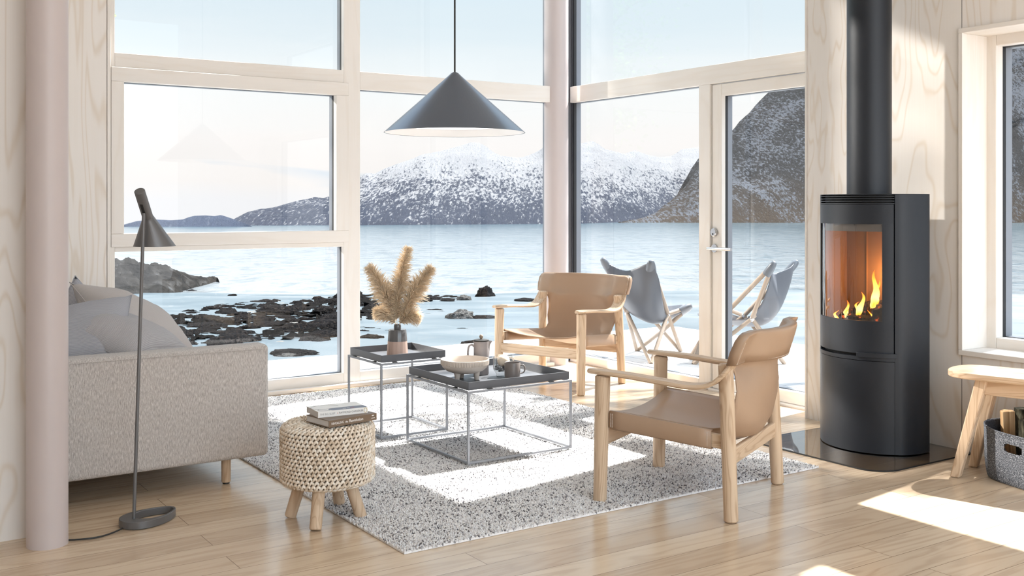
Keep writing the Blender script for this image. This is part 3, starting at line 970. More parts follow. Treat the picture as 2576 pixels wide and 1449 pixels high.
obj('handle', MB().tube(smooth_path([(math.cos(ha) * r, math.sin(ha) * r, z) for r, z in hp], 5), .0068, 12, flat=.8), 'press_grey', press, smooth=180)
obj('lid', MB().lathe([(.036, .168), (.0385, .1695), (.0385, .174), (.030, .1765), (.004, .178)], 40), 'lid_black', press, smooth=40)
obj('knob', MB().lathe([(.004, .176), (.006, .181), (.0095, .187), (.0095, .193), (.006, .199), (.001, .201)], 24), 'wood_pale', press, smooth=180)
# glass jar with pebbles and candle
JR = Vector((2.868, 4.352, TZ1))
jar = obj('glass_jar', MB().lathe([(.001, 0), (.033, 0), (.036, .004), (.036, .015), (.044, .026), (.0515, .040), (.0525, .105), (.0512, .105), (.0500, .042), (.042, .030), (.001, .025)], 48, cap=False), 'jar_glass', None, JR, smooth=40)
tag(jar, 'clear glass jar holding black pebbles and a round candle', 'jar')
cd = obj('candle', MB().blob((0, 0, 0), .0315, .0315, .0315, None, 28, 18), 'candle', None, JR + Vector((0, 0, .078)), smooth=180)
tag(cd, 'cream ball candle sitting on pebbles in the glass jar', 'candle')
obj('wick', MB().tube([(0, 0, .030), (.001, 0, .036)], .0008, 6), 'lid_black', cd)
pbs = []
rs = random.Random(4)
for k in range(46):
    lay = 0 if k < 20 else 1
    a = rs.uniform(0, 6.28); r = (rs.uniform(0, 1) ** .5) * (.036 if lay == 0 else .040)
    z = .036 if lay == 0 else .050
    if lay and r < .018: r = .03
    s_ = rs.uniform(.75, 1.15)
    p = JR + Vector((math.cos(a) * r, math.sin(a) * r, z + rs.uniform(-.003, .003)))
    if not pbs:
        o = obj('pebble', MB().blob((0, 0, 0), .0105, .008, .0058, None, 12, 8), 'pebble', None, p, smooth=180)
        tag(o, 'small black pebble heaped under the candle in the glass jar', 'pebble', 'black pebbles in the glass jar')
    else:
        o = pbs[0].copy(); COL.objects.link(o); o.location = p
    o.scale = (s_, s_, s_); o.rotation_euler = (rs.uniform(-.5, .5), rs.uniform(-.5, .5), rs.uniform(0, 6.28))
    pbs.append(o)
# mug
MG = Vector((2.838, 4.228, TZ1))
mug = thing('mug', 'dark grey ceramic mug with a loop handle beside the glass jar', 'mug', MG)
obj('body', MB().lathe([(.002, 0), (.032, 0), (.0365, .006), (.0385, .03), (.0385, .088), (.0378, .0895), (.0362, .0885), (.0360, .03), (.033, .010), (.002, .008)], 48), 'stoneware_dark', mug, smooth=50)
ma = math.radians(-33)
obj('handle', MB().tube(smooth_path([(math.cos(ma) * r, math.sin(ma) * r, z) for r, z in ((.037, .073), (.050, .077), (.059, .068), (.060, .052), (.053, .040), (.037, .036))], 5), .0048, 10, flat=.7), 'stoneware_dark', mug, smooth=180)

# vase with pampas grass
VS = Vector((2.612, 4.990, TZ2))
vase = thing('vase', 'fluted two-tone vase with dark glazed shoulder and pink base', 'vase', VS)
def facet(prof, n=72, k=14, dep=.035):
    rings = []
    for r, z in prof:
        ring = []
        for j in range(n):
            a = 2 * PI * j / n
            f = abs(math.sin(a * k / 2))
            ring.append((math.cos(a) * r * (1 - dep + dep * f ** .5), math.sin(a) * r * (1 - dep + dep * f ** .5), z))
        rings.append(ring)
    return MB().loft(rings)
obj('base', facet([(.052, 0), (.0575, .003), (.0520, .080)]), 'vase_pink', vase, smooth=50)
obj('glazed_shoulder', facet([(.0522, .080), (.0475, .137), (.045, .141), (.014, .1415)]), 'vase_glaze', vase, smooth=50)
obj('neck', MB().lathe([(.017, .140), (.0195, .146), (.0195, .160), (.0165, .168), (.013, .169), (.012, .150)], 32), 'vase_glaze', vase, smooth=50)
def plume(label, pts, length, n, wid, seed):
    rs = random.Random(seed)
    path = smooth_path(pts, 8)
    g = thing('pampas_grass', label, 'dried grass', path[0], 0, 'pampas grass stems in the vase')
    o0 = path[0]
    obj('stem', MB().tube([p - o0 for p in path], .0016, 6), 'pampas', g)
    m = MB(); L = len(path) - 1
    for k in range(n):
        t = length[0] + (1 - length[0]) * rs.random() ** .9
        i = min(int(t * L), L - 1); p = path[i].lerp(path[i + 1], t * L - i)
        d = (path[i + 1] - path[i]).normalized()
        a = rs.uniform(0, 2 * PI)
        e1 = d.orthogonal().normalized(); e2 = d.cross(e1)
        out = e1 * math.cos(a) + e2 * math.sin(a)
        q = (t - length[0]) / (1 - length[0])
        prof_ = (.35 + 1.0 * q) if q < .35 else (1.0 - .62 * (q - .35) / .65) * .9
        ln = wid * prof_ * rs.uniform(.7, 1.25)
        spread = rs.uniform(.30, .95)
        dr = (d * (1 - spread * .5) + out * spread).normalized()
        pp = [p]; cur = dr.copy()
        for s_ in range(3):
            pp.append(pp[-1] + cur * ln / 3)
            cur = (cur + Vector((0, 0, -.30)) * rs.uniform(.3, 1.2) + out * .10).normalized()
        m.tube([x - o0 for x in pp], [.0012, .0018, .0014, .0003], 3, cap=False)
    obj('plume', m, 'pampas', g, smooth=180, fix=False)
    return g
vb = VS + Vector((0, 0, .150))
RT = Vector((SA, -CA, 0)); FW = Vector((CA, SA, 0))
def vp(r, z, f=0.): return Vector((VS.x, VS.y, 0)) + RT * r + FW * f + Vector((0, 0, z))
Z0 = VS.z + .15
plume('tallest upright pampas plume in the middle of the vase', [vp(0, Z0), vp(-.004, Z0 + .10), vp(.018, Z0 + .26), vp(.055, Z0 + .415)], (.18,), 1900, .088, 1)
plume('pampas plume curving out over the window post side of the vase', [vp(-.004, Z0), vp(-.035, Z0 + .10, .01), vp(-.085, Z0 + .21, .015), vp(-.150, Z0 + .315, .02)], (.15,), 1600, .100, 2)
plume('pampas plume fanning out from the vase towards the far armchair', [vp(.004, Z0), vp(.045, Z0 + .10, -.01), vp(.105, Z0 + .21, -.015), vp(.178, Z0 + .312, -.02)], (.15,), 1600, .100, 3)
plume('short drooping pampas tuft low at the rear of the vase', [vp(0, Z0, .004), vp(-.03, Z0 + .04, .03), vp(-.075, Z0 + .070, .05), vp(-.115, Z0 + .075, .06)], (.2,), 1200, .085, 4)
plume('short drooping pampas tuft low at the front of the vase', [vp(0, Z0, -.004), vp(.03, Z0 + .04, -.02), vp(.070, Z0 + .065, -.03), (vp(.11, Z0 + .06, -.035))], (.2,), 1200, .085, 5)

# ------------------------------------------------------------------ lounge chairs
def lounge_chair(label, loc, rz):
    t = thing('lounge_chair', label, 'armchair', loc, rz, 'leather lounge chairs by the windows')
    hx, hy = .319, .275
    for sx in (-1, 1):
        obj('leg', MB().post((sx * hx, hy, .001), .0275, (sx * (hx - .002), hy - .012, .517), .0315), 'oak_z', t, smooth=40)
        obj('leg', MB().post((sx * hx, -hy, .001), .0275, (sx * (hx - .018), -hy + .028, .600), .0290), 'oak_z', t, smooth=40)
    for sx in (-1, 1):
        path = smooth_path([(sx * hx, .325, .532), (sx * hx, .16, .526), (sx * hx, -.01, .512), (sx * hx, -.12, .506), (sx * (hx - .002), -.195, .520), (sx * (hx - .006), -.248, .560), (sx * (hx - .012), -.285, .615), (sx * (hx - .018), -.318, .695)], 6)
        N = len(path)
        ws = []
        for i in range(N):
            q = i / (N - 1)
            w_ = .034 + .008 * math.sin(min(1, q * 1.2) * PI * .5)
            if i < 5: w_ *= [.45, .72, .86, .95, 1][i]
            ws.append(w_)
        obj('armrest', MB().ribbon(path, ws, .0175), 'oak_y', t, smooth=40)
        a, b = Vector((sx * (hx - .014), hy - .03, .335)), Vector((sx * (hx - .022), -hy + .03, .297))
        d = (b - a) / 2; dn = d.normalized(); up = Vector((1, 0, 0)).cross(dn) * (1 if Vector((1, 0, 0)).cross(dn).z > 0 else -1)
        obj('side_rail', MB().obox((a + b) / 2, d, Vector((.010, 0, 0)), up * .028), 'oak_y', t, bevel=.006)
    for y, z in ((hy - .004, .258), (-hy + .012, .240)):
        obj('stretcher', MB().box(-hx + .02, hx - .02, y - .011, y + .011, z - .032, z + .032), 'oak_x', t, bevel=.006)
    # sling: seat, back and pocket in one hide
    rows = [(.235, .372, .296, .030, (0, 0, -1)), (.16, .368, .297, .042, (0, 0, -1)), (.06, .361, .297, .056, (0, 0, -1)), (-.05, .352, .295, .070, (0, 0, -1)), (-.13, .345, .290, .082, (0, -.1, -1)),
            (-.185, .340, .278, .088, (0, -.35, -.93)), (-.225, .345, .262, .085, (0, -.7, -.7)), (-.252, .375, .258, .075, (0, -.93, -.35)), (-.272, .430, .276, .064, (0, -1, -.05)),
            (-.282, .490, .272, .064, (0, -1, 0)), (-.276, .545, .270, .074, (0, -1, 0)), (-.271, .570, .276, .080, (0, -1, 0)), (-.266, .588, .302, .088, (0, -1, 0)), (-.268, .602, .352, .090, (0, -1, 0)),
            (-.284, .650, .360, .088, (0, -1, 0)), (-.303, .695, .359, .082, (0, -1, 0)), (-.315, .715, .350, .074, (0, -1, 0)), (-.323, .725, .330, .066, (0, -1, 0))]
    nx = 28
    def sl(rws, off=0., shrink=0.):
        out = []
        for (y, z, W, sag, dr) in rws:
            d = Vector(dr).normalized(); r = []
            for j in range(nx + 1):
                u = -1 + 2 * j / nx
                g_ = max(0., min(1., (z - .45) / .15)) if y < -.2 else 0.
                k = 1 - min(1., abs(u) / (1 - .30 * g_ * g_ * (3 - 2 * g_))) ** 2.2
                p = Vector(((W - shrink) * u, y, z)) + d * (sag * k + off)
                r.append(p)
            out.append(r)
        return out
    m = MB().grid(sl(rows))
    # sides of the hide wrapped round the rails
    for sx in (-1, 1):
        wrap = []
        for i in range(9):
            q = i / 8
            y = .232 - q * .425; z = .340 - q * .035 * (y < .3)
            ring = []
            for (dx, dz) in ((-.004, .033), (.012, .035), (.0165, .028), (.0165, -.030), (.010, -.0365), (-.010, -.0365), (-.0155, -.028), (-.0155, .020)):
                ring.append((sx * (hx - .014 - q * .008 + dx), y, z + dz))
            wrap.append(ring)
        m.loft(wrap, cap=False, closed=False)
    obj('leather_sling', m, 'leather', t, smooth=60, solid=.004, fix=False)
    pk = sl([(y, z, W + .003, s_, d) for (y, z, W, s_, d) in rows[13:]], .036, 0)
    p2 = MB().grid([[Vector(q) for q in r] for r in pk])
    # close the pocket on top and at its two sides
    fr = sl([(y, z, W + .003, s_, d) for (y, z, W, s_, d) in rows[13:]], -.001, 0)
    p2.grid([fr[-1], pk[-1]])
    for j in (0, nx):
        p2.grid([[r[j] for r in fr], [r[j] for r in pk]])
    pko = obj('back_pocket', p2, 'leather', t, smooth=60, solid=.003, fix=False)
    bm = bmesh.new(); bm.from_mesh(pko.data); bmesh.ops.remove_doubles(bm, verts=bm.verts, dist=.0002); bmesh.ops.recalc_face_normals(bm, faces=bm.faces); bm.to_mesh(pko.data); bm.free()
    # stitching
    def stitch(a, b, n_, nr, into=None):
        a, b = Vector(a), Vector(b); st = into or MB()
        for k in range(n_):
            p = a.lerp(b, (k + .5) / n_); d = (b - a) / n_ * .30
            st.obox(p, d, Vector(nr) * .0005, Vector(nr).cross(d).normalized() * .0006)
        if into is None: obj('stitching', st, 'thread', t, fix=False)
    for sx in (-1, 1):
        for q in (.015, .032, .965):
            y = .232 - q * .425; z = .340 - q * .035; x = sx * (hx - .014 - q * .008 + .0190)
            stitch((x, y, z + .027), (x, y, z - .029), 12, (sx, 0, 0))
        stitch((sx * .3535, -.3085, .606), (sx * .3535, -.3425, .692), 18, (0, -1, 0))
        stitch((sx * .3495, -.266, .606), (sx * .3495, -.299, .692), 18, (0, 1, 0))
    bt = pk[0]; hem = MB()
    for j in range(nx):
        a, b = Vector(bt[j]) + Vector((0, -.003, .006)), Vector(bt[j + 1]) + Vector((0, -.003, .006))
        stitch(a, b, 5, (0, -1, 0), hem)
    obj('stitching', hem, 'thread', t, fix=False)
    return t
ch2 = lounge_chair('oak lounge chair with tan leather sling turned away, nearest the stove', (3.087, 3.248, 0), math.radians(26.4))
ch1 = dup(ch2, (4.210, 5.690, 0), math.radians(111.9), 'oak lounge chair with tan leather sling facing the room by the corner pillar')
ch2.location.z = .0

# ------------------------------------------------------------------ pendant lamp
PD = P(1144, 337, 5.2)
pend = thing('pendant_lamp', 'wide grey metal cone pendant lamp hanging over the tray tables', 'pendant lamp', (PD.x, PD.y, 0))
zr = EYE + (HOR - 334) / F_PX * 5.2
za = EYE + (HOR - 181) / F_PX * 5.2
RP = 177.5 * 5.2 / F_PX
obj('lamp_shade', MB().lathe([(RP, zr), (.030, za - .018), (.018, za - .006), (.006, za)], 72, cap=False).lathe([(RP - .001, zr), (.028, za - .024)], 72, cap=False), 'pendant_grey', pend, smooth=40)
obj('shade_lining', MB().lathe([(RP - .004, zr + .001), (.060, za - .050)], 72, cap=False), 'pendant_white', pend, smooth=40)
obj('light_diffuser', MB().lathe([(.001, zr + .036), (RP - .066, zr + .036), (RP - .066, zr + .041), (.001, zr + .041)], 64), 'diffuser_light', pend, smooth=40)
obj('cord', MB().tube([(0, 0, za - .004), (0, 0, ZC)], .0045, 10), 'black_plastic', pend)
obj('ceiling_rose', MB().lathe([(.05, ZC - .03), (.055, ZC - .001)], 32), 'pendant_grey', pend, smooth=40)

# ------------------------------------------------------------------ stove
SY, SX = 3.377, 4.222
HZ = thing('hearth_plate', 'smoky glass floor plate with rounded corner under the stove', 'floor plate', (4.3, 3.4, 0))
def rrect(x0, x1, y0, y1, rads, n=10):
    pts = []
    for (cx_, cy_, a0, r) in ((x0, y0, PI, rads[0]), (x1, y0, 1.5 * PI, rads[1]), (x1, y1, 0, rads[2]), (x0, y1, .5 * PI, rads[3])):
        ox = cx_ + (r if cx_ == x0 else -r); oy = cy_ + (r if cy_ == y0 else -r)
        for k in range(n + 1):
            a = a0 + (PI / 2) * k / n
            pts.append((ox + r * math.cos(a), oy + r * math.sin(a)))
    return pts
t = NT('smoked_glass')
tr = t.n('BsdfTransparent', Color=(.76, .735, .70)); gl = t.n('BsdfGlossy', Roughness=.01)
mx = t.n('MixShader', Fac=t.math('MULTIPLY', thin_fresnel(t), 1.6, clamp=True), i1=tr.outputs[0], i2=gl.outputs[0])
t.t.links.new(mx.outputs[0], t.out.inputs[0]); MAT['smoked_glass'] = t.m
plate_poly = [(x - 4.3, y - 3.4) for x, y in rrect(3.99, 4.698, 2.985, 3.785, (.13, .004, .004, .02))]
obj('glass_plate', MB().prism(plate_poly, .0075, .0082), 'smoked_glass', HZ)
ep = MB(); nn = len(plate_poly)
for z in (.001, .0082):
    ep.v += [(x, y, z) for x, y in plate_poly]
ep.f = [(j, (j + 1) % nn, nn + (j + 1) % nn, nn + j) for j in range(nn)]
obj('edge', ep, 'stove_dark', HZ)

stove = thing('wood_stove', 'tall anthracite wood stove with curved front and burning fire', 'stove', (SX + .15, SY, .0082))
O = Vector((SX + .15, SY, 0))
RF = .296
def arc_pts(y0, y1, n, r=RF, off=0.):
    cx_ = SX + RF
    out = []
    for i in range(n + 1):
        y = y0 + (y1 - y0) * i / n
        a = math.asin(max(-1, min(1, (y - SY) / RF)))
        out.append((cx_ - (r - off) * math.cos(a) - O.x, SY + (r - off) * math.sin(a) - O.y))
    return out
HW = .222
xe = SX + RF - math.sqrt(RF ** 2 - HW ** 2)      # x where the front arc ends
def side_pts(sg):
    pts = [(xe, HW), (xe + .022, .243), (xe + .052, .2585), (xe + .095, .270), (xe + .14, .2755), (xe + .185, .2745), (xe + .205, .268), (xe + .218, .255), (xe + .222, .235)]
    sm_ = smooth_path([(a, b, 0) for a, b in pts], 4)
    return [(p.x - O.x, sg * p.y) for p in sm_]
plan = [(x, y) for x, y in arc_pts(SY - HW, SY + HW, 24)] + side_pts(1) + list(reversed(side_pts(-1)))
def shell(z0, z1, inset=0.):
    c = Vector((.04, 0))
    return [[(x + (c.x - x) * inset, y + (c.y - y) * inset, z) for x, y in plan] for z in (z0, z1)]
ZT = 1.262 - .0082
# side and back casing
cas = MB()
for sg in (-1, 1):
    sp_ = side_pts(sg)
    cas.loft([[(x, y, z) for x, y in sp_] + [(x * .985 + .001, y * .97, z) for x, y in reversed(sp_)] for z in (0.004, ZT - .004)])
cas.box(xe + .20 - O.x, xe + .222 - O.x, -.236, .236, .004, ZT - .004)
obj('casing', cas, 'stove_black', stove, smooth=40)
obj('top_plate', MB().prism(plan, ZT - .004, ZT), 'stove_black', stove, bevel=.001)
def arcslab(y0, y1, z0, z1, th, n=24, off=0.):
    a = arc_pts(y0, y1, n, RF, off); b = arc_pts(y0, y1, n, RF, th + off)
    m = MB(); k = n + 1
    poly = a + list(reversed(b))
    return m.prism(poly, z0, z1)
obj('base_front', arcslab(SY - HW + .001, SY + HW - .001, .004, .447, .012), 'stove_black', stove, smooth=40)
obj('ash_lip', arcslab(SY - HW + .001, SY + HW - .001, .450, .468, .03, off=-.003), 'stove_black', stove, smooth=40)
obj('inner_body', MB().loft(shell(.006, .60, .10)), 'stove_dark', stove)
obj('vent_core', MB().loft(shell(1.12, ZT - .005, .10)), 'stove_dark', stove)
vt = MB()
for k in range(4):
    z = 1.2135 - .0082 + k * .0117
    a = arcslab(SY - HW + .002, SY + HW - .002, z, z + .0042, .02)
    vt.add(a.v, a.f)
obj('vent_grille', vt, 'stove_black', stove, smooth=40)
door = MB()
wy0, wy1, wz0, wz1 = 3.198, 3.590, .640, 1.108
for (a, b, c, d) in ((SY - HW + .004, SY + HW - .002, .482, wz0), (SY - HW + .004, SY + HW - .002, wz1, 1.203), (SY - HW + .004, wy0, wz0, wz1), (wy1, SY + HW - .002, wz0, wz1)):
    s_ = arcslab(a, b, c, d, .016, 16)
    door.add(s_.v, s_.f)
do = obj('door', door, 'stove_black', stove, smooth=40)
gl_ = arc_pts(wy0, wy1, 20, RF, .006)
obj('door_glass', MB().grid([[(x, y, wz0) for x, y in gl_], [(x, y, wz1) for x, y in gl_]]), 'stove_glass', do, fix=False, smooth=180)
fr_ = arc_pts(wy0, wy1, 20, RF, .010)
obj('glass_band', MB().grid([[(x, y, wz1 - .036) for x, y in fr_], [(x, y, wz1) for x, y in fr_]]), 'alu_grey', do, fix=False, smooth=180)
obj('handle', arcslab(SY - HW - .004, SY - .075, .466, .488, .010, 14, off=-.012), 'stove_black', do, smooth=40, bevel=.001)
# firebox
fb = MB()
x1 = 4.488 - O.x
fb.add([(x1, -.19, .60), (x1, .19, .60), (x1, .19, 1.12), (x1, -.19, 1.12)], [(0, 1, 2, 3)])
fa = arc_pts(SY - .200, SY + .212, 16, RF, .022)
for (x_, y_), yb in ((fa[0], -.19), (fa[-1], .19)):
    fb.add([(x1, yb, .60), (x1, yb, 1.12), (x_, y_, 1.12), (x_, y_, .60)], [(0, 1, 2, 3)])
for z_ in (.602, 1.118):
    fb.add([(x1, -.19, z_)] + [(x_, y_, z_) for x_, y_ in fa] + [(x1, .19, z_)], [tuple(range(len(fa) + 2))])
for y in (-.07, .06):
    fb.box(x1 - .012, x1 + .002, y - .0015, y + .0015, .60, 1.12)
obj('firebox', fb, 'firebrick', stove, fix=False)
obj('flue_pipe', MB().lathe([(.1075, ZT), (.1075, ZC)], 48, (.045, -.002, 0)), 'stove_black', stove, smooth=60)
# burning logs and flames inside the firebox
def log_mb(p0, p1, r, seed, n=14, k=7):
    p0, p1 = Vector(p0), Vector(p1); rs = random.Random(seed)
    d = (p1 - p0).normalized(); a = d.orthogonal().normalized(); b = d.cross(a); rings = []
    jit = [rs.uniform(.8, 1.15) for _ in range(n)]
    for i in range(k):
        c = p0.lerp(p1, i / (k - 1))
        rings.append([c + (a * math.cos(2 * PI * j / n) + b * math.sin(2 * PI * j / n)) * r * jit[j] * (1 + .06 * mnoise.noise(Vector((j * .8, i * .9, seed)))) for j in range(n)])
    return MB().loft(rings)
fl = .612
for lab, a, b, r, sd in (('charred log glowing at the thick end against the stove wall', (4.33, 3.235, fl + .048), (4.43, 3.36, fl + .075), .050, 3),
                         ('charred log lying low across the front of the fire', (4.31, 3.27, fl + .028), (4.33, 3.47, fl + .028), .030, 5),
                         ('charred log lying behind the flames', (4.41, 3.27, fl + .10), (4.42, 3.46, fl + .045), .034, 8)):
    c = (Vector(a) + Vector(b)) / 2
    o = obj('burning_log', log_mb(Vector(a) - c, Vector(b) - c, r, sd), 'charred_log', None, c, smooth=60)
    tag(o, lab, 'log', 'burning logs in the stove')
fire = thing('fire', 'orange and yellow flames burning over logs inside the stove', 'fire', (4.34, 3.36, fl + .02))
def flame(p, h, w_, seed):
    rs = random.Random(seed); rings = []; n = 12
    lx, ly = rs.uniform(-.15, .15), rs.uniform(-.35, -.05)
    for i in range(15):
        q = i / 14
        r = w_ * (math.sin(min(1, q * 2.2 + .18) * PI * .5) * (1 - q) ** .85) + .0004
        wob = Vector((math.sin(q * 5 + seed) * .010 * q + lx * h * q, math.cos(q * 6.5 + seed * 2) * .014 * q + ly * h * q * .6, 0))
        c = Vector(p) + wob + Vector((0, 0, h * q))
        rings.append([c + Vector((math.cos(2 * PI * j / n) * r * .7, math.sin(2 * PI * j / n) * r * (1 + .25 * math.sin(j * 2 + q * 7)), 0)) for j in range(n)])
    return MB().loft(rings)
F0 = Vector((4.34, 3.36, fl + .02))
for k, (y, z, h, w_) in enumerate(((3.262, .10, .185, .026), (3.250, .115, .12, .017), (3.285, .085, .10, .020), (3.345, .055, .115, .022), (3.365, .05, .07, .016), (3.440, .035, .085, .017), (3.425, .03, .05, .012), (3.285, .0, .085, .014), (3.50, .012, .055, .014), (3.48, .01, .035, .012))):
    obj('flame', flame(Vector((4.30 + .012 * (k % 3), y, fl + z)) - F0, h, w_, k * 1.7 + .4), 'flame_glow', fire, smooth=180)

# ------------------------------------------------------------------ bench, basket, firewood
BA = math.atan2(-.966, .26)
bench = thing('bench', 'pale oak bench with rounded seat end under the side window', 'bench', (4.30, 2.86, 0), BA)
BT, BL_, BWd = .47, .86, .305
pts = []
for j in range(40):
    a = PI / 2 + PI * j / 39
    pts.append((.13 + .13 * math.copysign(abs(math.cos(a)) ** .9, math.cos(a)), BWd / 2 * math.copysign(abs(math.sin(a)) ** .8, math.sin(a))))
for j in range(40):
    a = -PI / 2 + PI * j / 39
    pts.append((BL_ - .13 + .13 * math.copysign(abs(math.cos(a)) ** .9, math.cos(a)), BWd / 2 * math.copysign(abs(math.sin(a)) ** .8, math.sin(a))))
pts = [(x, y + .045) for x, y in pts]
obj('seat', MB().prism(pts, BT - .028, BT), 'oak_x', bench, bevel=.006, seg=3, smooth=40)
for sx in (0, 1):
    for sy in (-1, 1):
        tx = .165 if sx == 0 else BL_ - .165; fx = .06 if sx == 0 else BL_ - .06
        ty = .045 + sy * .085; fy = .045 + sy * .122
        m = MB().loft([[(fx + a * .020, fy + b * .022, 0.001) for a, b in ((-1, -1), (1, -1), (1, 1), (-1, 1))], [(tx + a * .026, ty + b * .027, BT - .028) for a, b in ((-1, -1), (1, -1), (1, 1), (-1, 1))]])
        obj('leg', m, 'oak_z', bench, bevel=.006)
for sy in (-1, 1):
    obj('apron', MB().box(.16, BL_ - .16, .045 + sy * .085 - .011, .045 + sy * .085 + .011, BT - .096, BT - .028), 'oak_x', bench, bevel=.003)
obj('apron', MB().box(.155, .175, -.035, .125, BT - .09, BT - .028), 'oak_y', bench, bevel=.003)

BKC = Vector((4.425, 2.50, 0)); BKA = math.atan2(-.97, -.25)
bk = thing('felt_basket', 'grey speckled felt basket of firewood with handle holes below the bench', 'basket', BKC, BKA)
def sup(a, b, z, n=64, e=3.2, ph=0.):
    out = []
    for j in range(n):
        t_ = 2 * PI * j / n
        c_, s_ = math.cos(t_), math.sin(t_)
        out.append((a * math.copysign(abs(c_) ** (2 / e), c_), b * math.copysign(abs(s_) ** (2 / e), s_), z))
    return out
def basket_wall(inset, zb, zt, mat, name, parent, hole=True):
    m = MB(); n = 240; lv = 60; rows = []
    for i in range(lv + 1):
        q = i / lv; z = zb + (zt - zb) * q
        k = .93 + .07 * min(1, q * 3) ** .5 if q < .33 else 1.0 + .02 * (q - .33)
        r = sup(.235 * k - inset, .150 * k - inset, z, n)
        # rim rises slightly at the two ends
        rows.append([(x, y, z_ + (.018 * (abs(x) / .235) ** 3 * q)) for x, y, z_ in r])
    b = len(m.v)
    for r in rows: m.v += r
    for i in range(lv):
        for j in range(n):
            jj = (j + 1) % n
            p = [(rows[i][j][d] + rows[i + 1][jj][d]) / 2 for d in range(3)]
            ang_x = p[0] / .052; dz = (p[2] - zt + .058) / .019
            if hole and abs(p[1]) > .12 and abs(ang_x) ** 3 + abs(dz) ** 2.4 < 1.0: continue
            m.f.append((i * n + j, i * n + jj, (i + 1) * n + jj, (i + 1) * n + j))
    return obj(name, m, mat, parent, smooth=60, fix=False)
so = basket_wall(0, .004, .222, 'felt', 'basket_wall', bk); si = basket_wall(.006, .004, .220, 'felt_inside', 'lining', bk)
obj('rim', MB().tube([(x, y, .222 + .018 * (abs(x) / .235) ** 3) for x, y, z in sup(.2355, .1505, 0, 64)] + [(.2355, 0.001, .24)], .0042, 8), 'felt', bk, smooth=180)
obj('bottom', MB().prism([(x, y) for x, y, z in sup(.22, .138, 0)], .002, .007), 'felt', bk)
def firewood(label, lx, ly, h, poly, mat, tilt, cutmat=None):
    c, s_ = math.cos(BKA), math.sin(BKA)
    loc = BKC + Vector((lx * c - ly * s_, lx * s_ + ly * c, .012))
    rs = random.Random(int(lx * 1000)); rings = []
    for i in range(8):
        z = h * i / 7
        rings.append([(x * (1 + .05 * mnoise.noise(Vector((x * 40, z * 9, lx * 30)))), y * (1 + .05 * mnoise.noise(Vector((y * 40, z * 9, 7.)))), z) for x, y in poly])
    o = obj('firewood_log', MB().loft(rings), mat, None, loc, bevel=.003)
    o.rotation_euler = (tilt[0], tilt[1], BKA + tilt[2])
    tag(o, label, 'log', 'firewood in the felt basket')
    return o
wedge = [(-.052, -.035), (.050, -.042), (.056, .012), (.010, .050), (-.045, .020)]
halfr = [(.045 * math.cos(PI * k / 9), -.045 * math.sin(PI * k / 9)) for k in range(10)]
rnd_ = [(.040 * math.cos(2 * PI * k / 14) * (1 + .08 * math.sin(k * 3)), .036 * math.sin(2 * PI * k / 14)) for k in range(14)]
firewood('split log with bare pale wood face standing in the felt basket', -.045, .070, .300, wedge, 'split_log', (.0, .03, .25))
firewood('round log with dark rough bark standing in the felt basket', -.132, .055, .290, rnd_, 'rough_bark', (0, -.04, .4))
firewood('thin brown split log at the basket end by the bench leg', -.182, .010, .275, [(x * .55, y * .6) for x, y in wedge], 'split_log', (0, -.05, 1.3))
firewood('thick split log at the far end of the felt basket', .09, .03, .285, [(x * 1.05, y) for x, y in wedge], 'split_log', (.02, .0, 2.2))
firewood('bark-covered log against the wall side of the felt basket', .0, -.06, .270, rnd_, 'rough_bark', (-.02, .0, .9))

# ------------------------------------------------------------------ outdoors
DZ = -.05
struct('deck', MB().box(-2.0, 7.45, 6.605, 8.15, DZ - .12, DZ).box(5.065, 7.45, 2.2, 6.605, DZ - .12, DZ), 'deck_boards')
SEA = -3.55
BZ = [(6, -.70), (11, -.95), (17, -1.27), (24, -1.74), (32, -2.24), (46, -3.02), (58, -3.58), (75, -4.4), (90, -5.)]
def ground(Z): return lerp(BZ, Z)
rows = []
zs = [6 + i * .5 for i in range(40)] + [26 + i * 1.0 for i in range(65)]
for Z in zs:
    r = []
    for u in range(-900, 3700, 40):
        p = P(u, HOR, Z)
        r.append((p.x, p.y, ground(Z) + .05 * mnoise.noise(Vector((p.x * .25, p.y * .25, 0))) + .12 * mnoise.noise(Vector((p.x * .06, p.y * .06, 5)))))
    rows.append(r)
struct('ground_beach', MB().grid(rows), 'wet_sand', smooth=180)
sp_ = [P(-1600, HOR, 34), P(4200, HOR, 34), P(4200, HOR, 300), P(700, HOR, 300), P(610, HOR, 236), P(-1600, HOR, 232)]
sea = obj('sea', MB().add([(p.x, p.y, SEA) for p in sp_], [(0, 1, 2, 3, 4, 5)]), 'sea_water')
sea['kind'] = 'structure'

